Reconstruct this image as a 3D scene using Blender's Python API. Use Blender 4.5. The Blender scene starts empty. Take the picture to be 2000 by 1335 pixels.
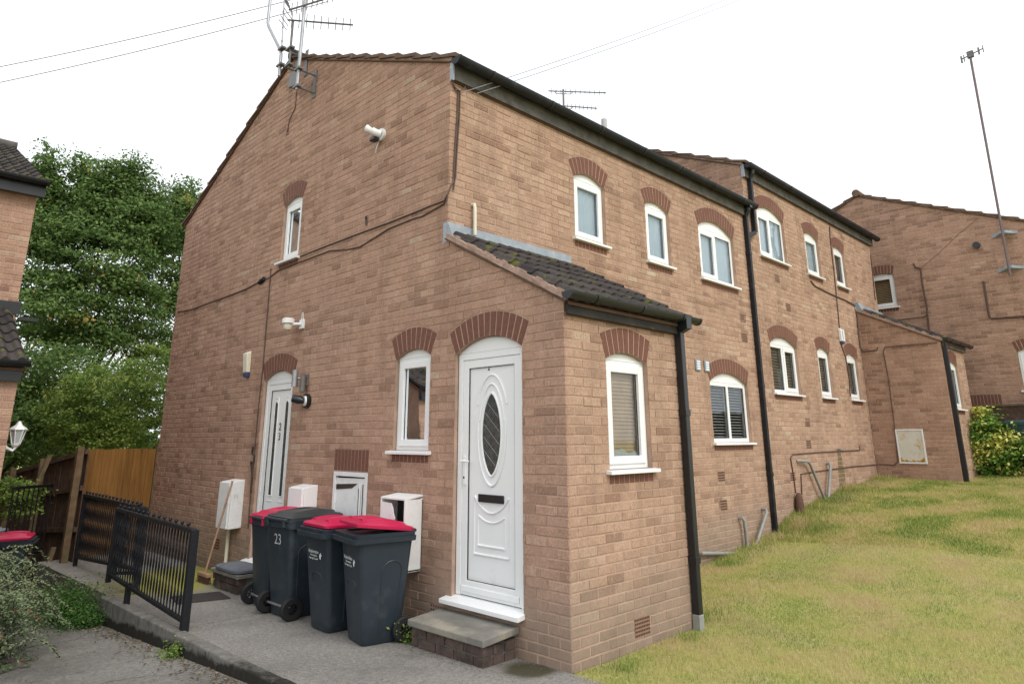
import bpy, bmesh, math, random
import numpy as np
from mathutils import Vector, Matrix

random.seed(7)
rng = np.random.default_rng(7)
scene = bpy.context.scene
COL = scene.collection

# ------------------------------------------------------------------ camera
C = np.array([-4.110434389501226, -3.532375449925781, 1.556122617417005])
RC = np.array([[0.7076867046790096, -0.706520940199395, -0.002801071283277517],
               [0.17825026378230957, 0.18233938978433573, -0.976760153958914],
               [0.6836712451771665, 0.6837985872995314, 0.25756536821382253]])
FOC, PCX, PCY = 1325.3352820383673, 999.77, 505.706
cam_d = bpy.data.cameras.new('camera')
cam = bpy.data.objects.new('camera', cam_d)
COL.objects.link(cam)
cam_d.sensor_width = 36.0
cam_d.sensor_fit = 'HORIZONTAL'
cam_d.lens = FOC / 2000 * 36.0
cam_d.shift_x = (1000 - PCX) / 2000
cam_d.shift_y = (PCY - 667.5) / 2000
cam_d.clip_start = 0.05
cam_d.clip_end = 1000
M = Matrix((( RC[0][0], -RC[1][0], -RC[2][0], C[0]),
            ( RC[0][1], -RC[1][1], -RC[2][1], C[1]),
            ( RC[0][2], -RC[1][2], -RC[2][2], C[2]),
            (0, 0, 0, 1)))
cam.matrix_world = M
scene.camera = cam

# ------------------------------------------------------------------ world and sun
SUN_EL, SUN_AZ = 46.0, 186.0        # azimuth measured from +Y towards +X
w = bpy.data.worlds.new('World')
scene.world = w
w.use_nodes = True
nt = w.node_tree
for n in list(nt.nodes): nt.nodes.remove(n)
wo = nt.nodes.new('ShaderNodeOutputWorld')
bg = nt.nodes.new('ShaderNodeBackground')
sky = nt.nodes.new('ShaderNodeTexSky')
sky.sky_type = 'NISHITA'
sky.sun_disc = False
sky.sun_elevation = math.radians(SUN_EL)
sky.sun_rotation = math.radians(SUN_AZ)
sky.air_density = 2.0
sky.dust_density = 6.0
sky.ozone_density = 1.0
# overcast: the blue sky is almost wholly veiled by an even white cloud layer
mx = nt.nodes.new('ShaderNodeMix'); mx.data_type = 'RGBA'
mx.inputs[0].default_value = 0.82
cl = nt.nodes.new('ShaderNodeTexNoise'); cl.inputs['Scale'].default_value = 2.0; cl.inputs['Detail'].default_value = 5
cr = nt.nodes.new('ShaderNodeValToRGB')
cr.color_ramp.elements[0].position = 0.25; cr.color_ramp.elements[0].color = (12.0, 12.6, 13.4, 1)
cr.color_ramp.elements[1].position = 0.75; cr.color_ramp.elements[1].color = (14.2, 14.5, 15.0, 1)
nt.links.new(cl.outputs['Fac'], cr.inputs['Fac'])
nt.links.new(sky.outputs['Color'], mx.inputs[6])
nt.links.new(cr.outputs['Color'], mx.inputs[7])
nt.links.new(mx.outputs[2], bg.inputs['Color'])
bg.inputs['Strength'].default_value = 0.115
nt.links.new(bg.outputs[0], wo.inputs[0])

sd = bpy.data.lights.new('sun', 'SUN')
sd.energy = 1.7
sd.angle = math.radians(24)
sd.color = (1.0, 0.965, 0.91)
so = bpy.data.objects.new('sun', sd)
COL.objects.link(so)
az, el = math.radians(SUN_AZ), math.radians(SUN_EL)
sdir = Vector((math.sin(az) * math.cos(el), math.cos(az) * math.cos(el), math.sin(el)))
so.rotation_euler = sdir.to_track_quat('Z', 'Y').to_euler()

scene.render.engine = 'CYCLES'
scene.cycles.max_bounces = 6
scene.cycles.transparent_max_bounces = 12
scene.view_settings.view_transform = 'Standard'
scene.view_settings.look = 'None'
scene.view_settings.exposure = 0.0
scene.view_settings.gamma = 1.0
scene.view_settings.use_curve_mapping = False

# ------------------------------------------------------------------ survey helpers: read a point off a known plane
def ray(px, py):
    return RC.T @ np.array([(px - PCX) / FOC, (py - PCY) / FOC, 1.0])
def on(ax, val, px, py):
    d = ray(px, py); t = (val - C[ax]) / d[ax]
    return C + t * d
def pixel(p):
    c = RC @ (np.asarray(p, float) - C)
    return PCX + FOC * c[0] / c[2], PCY + FOC * c[1] / c[2], c[2]

# ------------------------------------------------------------------ materials
def mat_new(name):
    m = bpy.data.materials.new(name); m.use_nodes = True
    n = m.node_tree
    b = n.nodes['Principled BSDF']
    return m, n, b
def N(n, t, **kw):
    x = n.nodes.new(t)
    for k, v in kw.items(): setattr(x, k, v)
    return x
def wpos(n, scale=(1, 1, 1)):
    g = N(n, 'ShaderNodeNewGeometry')
    mp = N(n, 'ShaderNodeMapping'); mp.inputs['Scale'].default_value = scale
    n.links.new(g.outputs['Position'], mp.inputs['Vector'])
    return mp.outputs[0]
def ramp(n, src, stops):
    r = N(n, 'ShaderNodeValToRGB')
    e = r.color_ramp.elements
    while len(e) < len(stops): e.new(0.5)
    for i, (p, c) in enumerate(stops):
        e[i].position = p; e[i].color = (*c, 1)
    n.links.new(src, r.inputs['Fac'])
    return r.outputs['Color']
def noise(n, vec, scale, detail=4, rough=.55):
    t = N(n, 'ShaderNodeTexNoise')
    t.inputs['Scale'].default_value = scale; t.inputs['Detail'].default_value = detail
    t.inputs['Roughness'].default_value = rough
    n.links.new(vec, t.inputs['Vector'])
    return t.outputs['Fac']
def mixc(n, fac, a, b, mode='MIX'):
    m = N(n, 'ShaderNodeMix', data_type='RGBA', blend_type=mode)
    for sock, v in ((0, fac), (6, a), (7, b)):
        if isinstance(v, (int, float)): m.inputs[sock].default_value = v
        elif isinstance(v, tuple): m.inputs[sock].default_value = (*v, 1)
        else: n.links.new(v, m.inputs[sock])
    return m.outputs[2]
def mathn(n, op, a, b=None, c=None):
    m = N(n, 'ShaderNodeMath', operation=op)
    for i, v in enumerate((a, b, c)):
        if v is None: continue
        if isinstance(v, (int, float)): m.inputs[i].default_value = v
        else: n.links.new(v, m.inputs[i])
    return m.outputs[0]
def smooth(n, src, a, b):
    m = N(n, 'ShaderNodeMapRange', interpolation_type='SMOOTHSTEP')
    m.inputs['From Min'].default_value = a; m.inputs['From Max'].default_value = b
    n.links.new(src, m.inputs['Value'])
    return m.outputs[0]
def bump(n, b, h, strength=.3, dist=.01):
    bp = N(n, 'ShaderNodeBump'); bp.inputs['Strength'].default_value = strength; bp.inputs['Distance'].default_value = dist
    n.links.new(h, bp.inputs['Height']); n.links.new(bp.outputs[0], b.inputs['Normal'])
def tone_of(n):
    a = N(n, 'ShaderNodeAttribute', attribute_name='tone')
    o = N(n, 'ShaderNodeObjectInfo')
    s = N(n, 'ShaderNodeSeparateColor'); n.links.new(o.outputs['Color'], s.inputs[0])
    # single pieces carry the tone in their object colour (white = none), joined ones in the attribute
    one = mathn(n, 'LESS_THAN', s.outputs[0], 0.995)
    v = mathn(n, 'MULTIPLY', s.outputs[0], one)
    return mathn(n, 'ADD', a.outputs['Fac'], v)

def make_brick(name, stops, mid, light, stain=True):
    m, n, b = mat_new(name)
    t = tone_of(n)
    col = ramp(n, t, stops)
    v = wpos(n)
    nm = noise(n, v, 15, 4, .7)
    col = mixc(n, ramp(n, nm, [(.36, (.4, .4, .4)), (.5, (0, 0, 0))]), col, mid)
    col = mixc(n, ramp(n, nm, [(.52, (0, 0, 0)), (.68, (.4, .4, .4))]), col, light)
    n1 = noise(n, v, 2.3, 3)
    col = mixc(n, ramp(n, n1, [(.35, (0, 0, 0)), (.7, (.35, .35, .35))]), col, (.30, .185, .125))
    n2 = noise(n, v, 60, 4, .7)
    col = mixc(n, .55, col, ramp(n, n2, [(.3, (.55, .52, .5)), (.52, (1, 1, 1)), (.75, (1.22, 1.2, 1.15))]), 'MULTIPLY')
    nv = noise(n, wpos(n, (1, 1, .22)), 95, 3, .7)
    col = mixc(n, .55, col, ramp(n, nv, [(.32, (.68, .66, .64)), (.5, (1, 1, 1)), (.68, (1.22, 1.2, 1.17))]), 'MULTIPLY')
    n3 = noise(n, v, 190, 2, .6)
    col = mixc(n, ramp(n, n3, [(.64, (0, 0, 0)), (.72, (.5, .5, .5))]), col, (.13, .075, .055))
    st = noise(n, wpos(n, (2.6, 2.6, .33)), 1.6, 5, .65)
    col = mixc(n, .8, col, ramp(n, st, [(.34, (.80, .79, .78)), (.5, (1, 1, 1)), (.68, (1.07, 1.06, 1.04))]), 'MULTIPLY')
    if stain:
        g = N(n, 'ShaderNodeNewGeometry'); s = N(n, 'ShaderNodeSeparateXYZ'); n.links.new(g.outputs['Position'], s.inputs[0])
        n4 = noise(n, v, 3.2, 5, .65)
        zz = mathn(n, 'ADD', s.outputs[2], mathn(n, 'MULTIPLY', n4, -1.1))
        low = smooth(n, zz, .25, -.42)
        col = mixc(n, mathn(n, 'MULTIPLY', low, .6), col, (.27, .22, .17))
        low2 = smooth(n, zz, -.28, -.75)
        col = mixc(n, mathn(n, 'MULTIPLY', low2, .35), col, (.12, .10, .08))
    if stain:
        dx = mathn(n, 'ABSOLUTE', mathn(n, 'SUBTRACT', s.outputs[0], mathn(n, 'MULTIPLY_ADD', n4, .12, 9.47)))
        wdt = mathn(n, 'MULTIPLY_ADD', s.outputs[2], -.13, .26)
        m1 = mathn(n, 'MULTIPLY', mathn(n, 'LESS_THAN', dx, wdt), mathn(n, 'LESS_THAN', s.outputs[2], 1.33))
        m1 = mathn(n, 'MULTIPLY', m1, mathn(n, 'LESS_THAN', s.outputs[1], 1.6))
        col = mixc(n, mathn(n, 'MULTIPLY', m1, .75), col, (.11, .10, .035))
    n.links.new(col, b.inputs['Base Color'])
    b.inputs['Roughness'].default_value = .93
    b.inputs['Specular IOR Level'].default_value = .2
    h = mathn(n, 'ADD', mathn(n, 'MULTIPLY', n2, 1.0), mathn(n, 'MULTIPLY', n3, .6))
    bump(n, b, h, .55, .006)
    return m
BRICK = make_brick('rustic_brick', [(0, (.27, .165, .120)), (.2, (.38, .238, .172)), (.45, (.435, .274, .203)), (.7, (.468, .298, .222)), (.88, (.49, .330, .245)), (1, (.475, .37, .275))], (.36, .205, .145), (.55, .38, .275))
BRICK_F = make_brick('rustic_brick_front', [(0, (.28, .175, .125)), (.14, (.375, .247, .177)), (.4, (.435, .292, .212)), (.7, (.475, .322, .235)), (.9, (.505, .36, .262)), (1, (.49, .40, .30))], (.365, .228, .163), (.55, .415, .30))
def plain(name, c, rough=.5, spec=.5, var=.12, scale=6, bumpk=0, metal=0, dirt=None):
    m, n, b = mat_new(name)
    v = wpos(n)
    f = noise(n, v, scale, 5, .6)
    lo = tuple(x * (1 - var) for x in c); hi = tuple(min(1, x * (1 + var)) for x in c)
    col = ramp(n, f, [(.3, lo), (.7, hi)])
    if dirt:
        f2 = noise(n, v, dirt[1], 6, .7)
        col = mixc(n, ramp(n, f2, [(dirt[2], (0, 0, 0)), (dirt[2] + .15, (dirt[3],) * 3)]), col, dirt[0])
    n.links.new(col, b.inputs['Base Color'])
    b.inputs['Roughness'].default_value = rough
    b.inputs['Specular IOR Level'].default_value = spec
    b.inputs['Metallic'].default_value = metal
    if bumpk: bump(n, b, noise(n, v, scale * 14, 4, .7), bumpk, .005)
    return m
MORTAR = plain('mortar', (.44, .30, .23), .95, .1, .18, 5, .5, dirt=((.30, .23, .17), 2.0, .5, .7))
ARCHB = plain('dark_arch_brick', (.165, .072, .050), .75, .3, .18, 30, .3)
ARCHM = plain('arch_mortar', (.36, .235, .175), .95, .1, .1, 20)
UPVC = plain('white_upvc', (.80, .81, .81), .28, .5, .02, 3, dirt=((.60, .60, .57), 5, .6, .35))
UPVC_OLD = plain('aged_white_plastic', (.74, .745, .74), .5, .3, .06, 9, .2, dirt=((.34, .30, .24), 12, .60, .6))
BLACKP = plain('black_plastic', (.010, .012, .015), .35, .5, .3, 5, dirt=((.08, .08, .08), 40, .68, .4))
GUTTERM = plain('weathered_black_gutter', (.014, .016, .020), .5, .3, .3, 6, dirt=((.07, .072, .07), 3, .55, .4))
DFASCIA = plain('shade_dark_fascia', (.035, .032, .028), .7, .2, .4, 5, .3, dirt=((.13, .12, .10), 6, .58, .6))  # shadow under the porch gutter put into the fascia's near-black colour
SEAL = plain('dark_sealant', (.05, .045, .04), .8, .2)
FASCIA = plain('weathered_grey_fascia', (.10, .094, .084), .75, .2, .3, 4, .3, dirt=((.05, .045, .04), 7, .5, .7))
LEAD = plain('lead_flashing', (.27, .31, .35), .5, .5, .14, 7, .15, dirt=((.42, .45, .48), 9, .5, .5))
BINM = plain('bin_grey_plastic', (.021, .031, .041), .42, .45, .15, 3, dirt=((.075, .08, .085), 6, .55, .4))
BINLID = plain('bin_dark_lid', (.03, .037, .04), .4, .5, .15, 3)
REDLID = plain('bin_red_lid', (.46, .008, .062), .38, .5, .1, 4)
RUBBER = plain('rubber', (.016, .016, .017), .65, .3, .2, 8)
WHITEPRINT = plain('white_print', (.72, .73, .72), .6, .2)
WORNPRINT = plain('worn_white_paint', (.45, .46, .46), .6, .2, .5, 60)
IRON = plain('black_painted_iron', (.008, .009, .012), .5, .35, .3, 20, dirt=((.08, .09, .10), 45, .72, .5))
STEEL = plain('galvanised_steel', (.34, .35, .36), .45, .5, .15, 12, metal=.7)
DARKSTEEL = plain('dull_aerial_metal', (.15, .145, .14), .5, .5, .2, 12, metal=.3)
CABLEM = plain('brown_cable', (.10, .060, .048), .6, .3, .25, 10)
WIREM = plain('grey_wire', (.28, .285, .29), .7, .2)
GREYPIPE = plain('grey_waste_pipe', (.27, .27, .26), .5, .4, .12, 8, dirt=((.13, .12, .09), 14, .6, .6))
CREAM = plain('cream_plastic', (.66, .62, .50), .5, .4, .06, 10)
BLUEP = plain('blue_plastic', (.03, .05, .16), .4, .5)
STEPSLAB = plain('step_concrete', (.18, .172, .152), .9, .2, .25, 5, .5, dirt=((.32, .29, .23), 2.6, .5, .8))
STEPBRICK = plain('damp_step_brick', (.10, .072, .06), .9, .2, .45, 8, .5, dirt=((.035, .03, .028), 5, .5, .8))
def kerbmat():
    m, n, b = mat_new('kerb_concrete'); v = wpos(n)
    f = noise(n, v, 7, 5, .65); c = ramp(n, f, [(.3, (.10, .095, .085)), (.5, (.165, .158, .143)), (.7, (.22, .21, .19))])
    g = N(n, 'ShaderNodeNewGeometry'); q = N(n, 'ShaderNodeSeparateXYZ'); n.links.new(g.outputs['Position'], q.inputs[0])
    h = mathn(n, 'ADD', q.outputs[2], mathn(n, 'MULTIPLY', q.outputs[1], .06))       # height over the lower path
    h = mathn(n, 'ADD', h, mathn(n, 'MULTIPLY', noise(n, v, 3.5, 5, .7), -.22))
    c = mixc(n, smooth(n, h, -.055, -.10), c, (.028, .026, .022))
    c = mixc(n, ramp(n, noise(n, wpos(n, (9, 9, 1)), 4, 5, .7), [(.52, (0, 0, 0)), (.68, (.7, .7, .7))]), c, (.05, .047, .04))
    n.links.new(c, b.inputs['Base Color']); b.inputs['Roughness'].default_value = .95; b.inputs['Specular IOR Level'].default_value = .15
    bump(n, b, noise(n, v, 90, 4, .7), .5, .006)
    return m
KERBM = kerbmat()
WOODBR = plain('dark_fence_wood', (.098, .062, .046), .9, .15, .4, 9, .3, dirt=((.10, .08, .05), 4, .55, .5))
WOODPO = plain('greenish_post_wood', (.155, .105, .062), .9, .15, .3, 9, .3, dirt=((.09, .10, .05), 5, .5, .6))
BROOMW = plain('broom_wood', (.30, .185, .12), .7, .3, .2, 12)
BRISTLE = plain('broom_bristle', (.12, .07, .05), .9, .1, .4, 60, .5)
MATM = plain('doormat', (.055, .05, .048), .95, .1, .25, 40, .6)
CUSH = plain('grey_cushion_mat', (.13, .14, .16), .9, .1, .15, 12, .3)
SLATE = plain('blind_slat_white', (.78, .78, .75), .6, .2)
BLINDB = plain('blind_slat_brown', (.80, .60, .42), .7, .2, .1, 6)
BLINDW = plain('blind_slat_wood', (.36, .24, .13), .6, .2)
DIMB = plain('dim_brown_blind', (.30, .26, .20), .8, .2, .2, 8)
CURTAIN = plain('sky_tinted_net_curtain', (.74, .83, .92), .9, .1, .06, 3)  # curtain's pale blue stands in for sky reflected in the upper panes
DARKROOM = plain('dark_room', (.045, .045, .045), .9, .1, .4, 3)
PINK = plain('pink_plastic', (.45, .10, .32), .5, .3)
TERRA = plain('terracotta_vent', (.30, .17, .115), .9, .1, .15, 20)
VERGEM = plain('verge_mortar', (.36, .25, .20), .95, .1, .25, 14, .6, dirt=((.2, .16, .12), 6, .52, .6))
TRIMB = plain('undercloak', (.14, .085, .06), .9, .1, .2, 9)
RUSTB = plain('rusty_painted_metal', (.62, .60, .53), .6, .3, .05, 5, .1, dirt=((.50, .27, .04), 7, .53, .9))
TEAL = plain('dark_teal_plastic', (.020, .055, .06), .45, .4, .1, 4)
RUSTO = plain('orange_rust', (.52, .27, .04), .9, .1, .3, 30)
BERRY = plain('red_berry', (.5, .03, .02), .4, .4)
HOOKM = plain('dark_iron_hook', (.07, .065, .06), .6, .4)
DARKGLASSM = plain('door_dark_glass', (.055, .062, .060), .15, .6, .5, 26)
LAMPGL = plain('lamp_glass', (.42, .44, .44), .2, .6)

def glassmat():
    m, n, b = mat_new('window_glass')
    out = n.nodes['Material Output']
    n.nodes.remove(b)
    tr = N(n, 'ShaderNodeBsdfTransparent'); tr.inputs[0].default_value = (.86, .90, .90, 1)
    gl = N(n, 'ShaderNodeBsdfGlossy'); gl.inputs['Roughness'].default_value = .02
    gl.inputs['Color'].default_value = (.9, .95, 1, 1)
    v = wpos(n); h = noise(n, v, 1.4, 2)
    bp = N(n, 'ShaderNodeBump'); bp.inputs['Strength'].default_value = .12; bp.inputs['Distance'].default_value = .03
    n.links.new(h, bp.inputs['Height']); n.links.new(bp.outputs[0], gl.inputs['Normal'])
    fr = N(n, 'ShaderNodeFresnel'); fr.inputs['IOR'].default_value = 1.5
    k = mathn(n, 'MULTIPLY_ADD', fr.outputs[0], 1.1, .02)
    mx = N(n, 'ShaderNodeMixShader')
    n.links.new(k, mx.inputs[0]); n.links.new(tr.outputs[0], mx.inputs[1]); n.links.new(gl.outputs[0], mx.inputs[2])
    n.links.new(mx.outputs[0], out.inputs[0])
    return m
GLASS = glassmat()

def tilemat():
    m, n, b = mat_new('concrete_roof_tile')
    v = wpos(n)
    t = tone_of(n)
    c = ramp(n, t, [(0, (.034, .030, .030)), (1, (.066, .056, .052))])
    f = noise(n, v, 25, 5, .7)
    c = mixc(n, .6, c, ramp(n, f, [(.3, (.55, .55, .55)), (.7, (1.4, 1.35, 1.3))]), 'MULTIPLY')
    mo = noise(n, v, 4.3, 5, .65)
    c = mixc(n, ramp(n, mo, [(.565, (0, 0, 0)), (.64, (.9, .9, .9))]), c, (.095, .10, .022))
    n.links.new(c, b.inputs['Base Color']); b.inputs['Roughness'].default_value = .9
    b.inputs['Specular IOR Level'].default_value = .2
    bump(n, b, f, .5, .006)
    return m
TILE = tilemat()
TILEB = plain('brown_verge_tile', (.15, .10, .075), .9, .15, .3, 12, .5, dirt=((.25, .22, .17), 9, .55, .6))

def concretemat():
    m, n, b = mat_new('path_concrete')
    v = wpos(n)
    a = noise(n, v, 1.3, 6, .6)
    c = ramp(n, a, [(.3, (.150, .141, .129)), (.5, (.212, .200, .183)), (.7, (.245, .232, .213))])
    f = noise(n, v, 120, 3, .8)
    c = mixc(n, .85, c, ramp(n, f, [(.32, (.45, .45, .45)), (.5, (1, 1, 1)), (.68, (1.6, 1.6, 1.6))]), 'MULTIPLY')
    f6 = noise(n, v, 34, 5, .75)
    c = mixc(n, .7, c, ramp(n, f6, [(.36, (.62, .62, .61)), (.5, (1, 1, 1)), (.66, (1.3, 1.3, 1.3))]), 'MULTIPLY')
    vo = N(n, 'ShaderNodeTexVoronoi'); vo.inputs['Scale'].default_value = 60; n.links.new(v, vo.inputs['Vector'])
    sp = ramp(n, vo.outputs['Distance'], [(.08, (.6, .6, .6)), (.16, (0, 0, 0))])
    c = mixc(n, sp, c, (.24, .225, .20))
    g = N(n, 'ShaderNodeNewGeometry'); s = N(n, 'ShaderNodeSeparateXYZ'); n.links.new(g.outputs['Position'], s.inputs[0])
    # algae film near the wall end by the broom
    d = N(n, 'ShaderNodeVectorMath', operation='DISTANCE'); n.links.new(g.outputs['Position'], d.inputs[0]); d.inputs[1].default_value = (-.45, 5.95, -.14)
    al = smooth(n, mathn(n, 'ADD', d.outputs['Value'], mathn(n, 'MULTIPLY', a, 1.2)), 1.9, 1.1)
    c = mixc(n, mathn(n, 'MULTIPLY', al, .92), c, (.26, .25, .045))
    d2 = N(n, 'ShaderNodeVectorMath', operation='DISTANCE'); n.links.new(g.outputs['Position'], d2.inputs[0]); d2.inputs[1].default_value = (-.16, .27, -.06)
    al2 = smooth(n, mathn(n, 'ADD', d2.outputs['Value'], mathn(n, 'MULTIPLY', a, .35)), .42, .28)
    c = mixc(n, mathn(n, 'MULTIPLY', al2, .9), c, (.045, .042, .02))
    n.links.new(c, b.inputs['Base Color']); b.inputs['Roughness'].default_value = .92
    b.inputs['Specular IOR Level'].default_value = .2
    bump(n, b, f, .5, .006)
    return m
PATHM = concretemat()
def lowpathmat():
    m, n, b = mat_new('lower_path_concrete')
    v = wpos(n)
    a = noise(n, v, 1.1, 6, .65)
    c = ramp(n, a, [(.3, (.12, .113, .10)), (.5, (.185, .176, .160)), (.7, (.23, .22, .203))])
    f = noise(n, v, 90, 3, .8)
    c = mixc(n, .8, c, ramp(n, f, [(.32, (.5, .5, .5)), (.68, (1.5, 1.5, 1.5))]), 'MULTIPLY')
    f6 = noise(n, v, 26, 5, .75)
    c = mixc(n, .6, c, ramp(n, f6, [(.36, (.6, .6, .59)), (.5, (1, 1, 1)), (.66, (1.35, 1.35, 1.35))]), 'MULTIPLY')
    dv = N(n, 'ShaderNodeTexNoise'); dv.inputs['Scale'].default_value = 3.5; dv.inputs['Detail'].default_value = 4; n.links.new(v, dv.inputs['Vector'])
    va = N(n, 'ShaderNodeVectorMath', operation='MULTIPLY_ADD'); n.links.new(dv.outputs['Color'], va.inputs[0]); va.inputs[1].default_value = (.35, .35, 0); n.links.new(v, va.inputs[2])
    vc = N(n, 'ShaderNodeTexVoronoi', feature='DISTANCE_TO_EDGE'); vc.inputs['Scale'].default_value = .55; n.links.new(va.outputs[0], vc.inputs['Vector'])
    c = mixc(n, ramp(n, vc.outputs['Distance'], [(.0, (.85, .85, .85)), (.006, (0, 0, 0))]), c, (.035, .033, .026))
    n.links.new(c, b.inputs['Base Color']); b.inputs['Roughness'].default_value = .92
    b.inputs['Specular IOR Level'].default_value = .2
    bump(n, b, f, .4, .006)
    return m
LOWM = lowpathmat()
def lawnmat():
    m, n, b = mat_new('lawn_soil_and_thatch')
    v = wpos(n)
    a = noise(n, v, 1.1, 6, .7)
    c = ramp(n, a, [(.30, (.34, .26, .14)), (.45, (.40, .35, .16)), (.58, (.36, .36, .12)), (.72, (.25, .29, .08))])
    f = noise(n, v, 40, 4, .8)
    c = mixc(n, .7, c, ramp(n, f, [(.3, (.5, .5, .5)), (.7, (1.4, 1.4, 1.4))]), 'MULTIPLY')
    n.links.new(c, b.inputs['Base Color']); b.inputs['Roughness'].default_value = 1
    b.inputs['Specular IOR Level'].default_value = .05
    bump(n, b, f, .8, .02)
    return m
LAWNM = lawnmat()
def leafmat(name, stops, trans=.35):
    m, n, b = mat_new(name)
    out = n.nodes['Material Output']; n.nodes.remove(b)
    t = tone_of(n)
    c = ramp(n, t, stops)
    d = N(n, 'ShaderNodeBsdfPrincipled'); d.inputs['Roughness'].default_value = .65; d.inputs['Specular IOR Level'].default_value = .15
    tr = N(n, 'ShaderNodeBsdfTranslucent')
    n.links.new(c, d.inputs['Base Color']); n.links.new(c, tr.inputs['Color'])
    mx = N(n, 'ShaderNodeMixShader'); mx.inputs[0].default_value = trans
    n.links.new(d.outputs[0], mx.inputs[1]); n.links.new(tr.outputs[0], mx.inputs[2]); n.links.new(mx.outputs[0], out.inputs[0])
    return m
GRASSM = leafmat('grass_blade', [(0, (.11, .23, .04)), (.22, (.24, .32, .07)), (.45, (.43, .425, .125)), (.72, (.60, .52, .24)), (1, (.58, .42, .26))], .3)
TREEM = leafmat('tree_leaf', [(0, (.065, .12, .035)), (.4, (.13, .215, .062)), (.8, (.215, .31, .10)), (.95, (.30, .38, .10)), (1, (.50, .27, .08))], .35)
HEDGEM = leafmat('hedge_leaf', [(0, (.09, .16, .035)), (.5, (.20, .30, .065)), (1, (.38, .42, .12))], .35)
YELM = leafmat('variegated_leaf', [(0, (.07, .17, .03)), (.45, (.17, .29, .05)), (.6, (.55, .56, .10)), (1, (.80, .76, .26))], .3)
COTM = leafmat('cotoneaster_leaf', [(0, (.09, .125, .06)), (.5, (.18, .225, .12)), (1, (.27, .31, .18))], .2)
WEEDM = leafmat('weed_leaf', [(0, (.03, .08, .018)), (.5, (.07, .16, .035)), (1, (.16, .27, .07))], .3)
LITM = leafmat('dead_leaf', [(0, (.05, .035, .022)), (.6, (.13, .09, .05)), (1, (.30, .24, .15))], .1)
BARK = plain('bark', (.06, .05, .04), .95, .1, .3, 12, .5)

def orangefence():
    m, n, b = mat_new('orange_fence_wood')
    v = wpos(n, (9, 9, .7))
    f = noise(n, v, 2.2, 5, .7)
    c = ramp(n, f, [(.25, (.10, .048, .014)), (.5, (.205, .098, .026)), (.75, (.265, .135, .040))])
    t = tone_of(n)
    c = mixc(n, .5, c, ramp(n, t, [(0, (.75, .75, .7)), (1, (1.2, 1.2, 1.2))]), 'MULTIPLY')
    n.links.new(c, b.inputs['Base Color']); b.inputs['Roughness'].default_value = .8
    b.inputs['Specular IOR Level'].default_value = .2
    return m
ORFENCE = orangefence()

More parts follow.
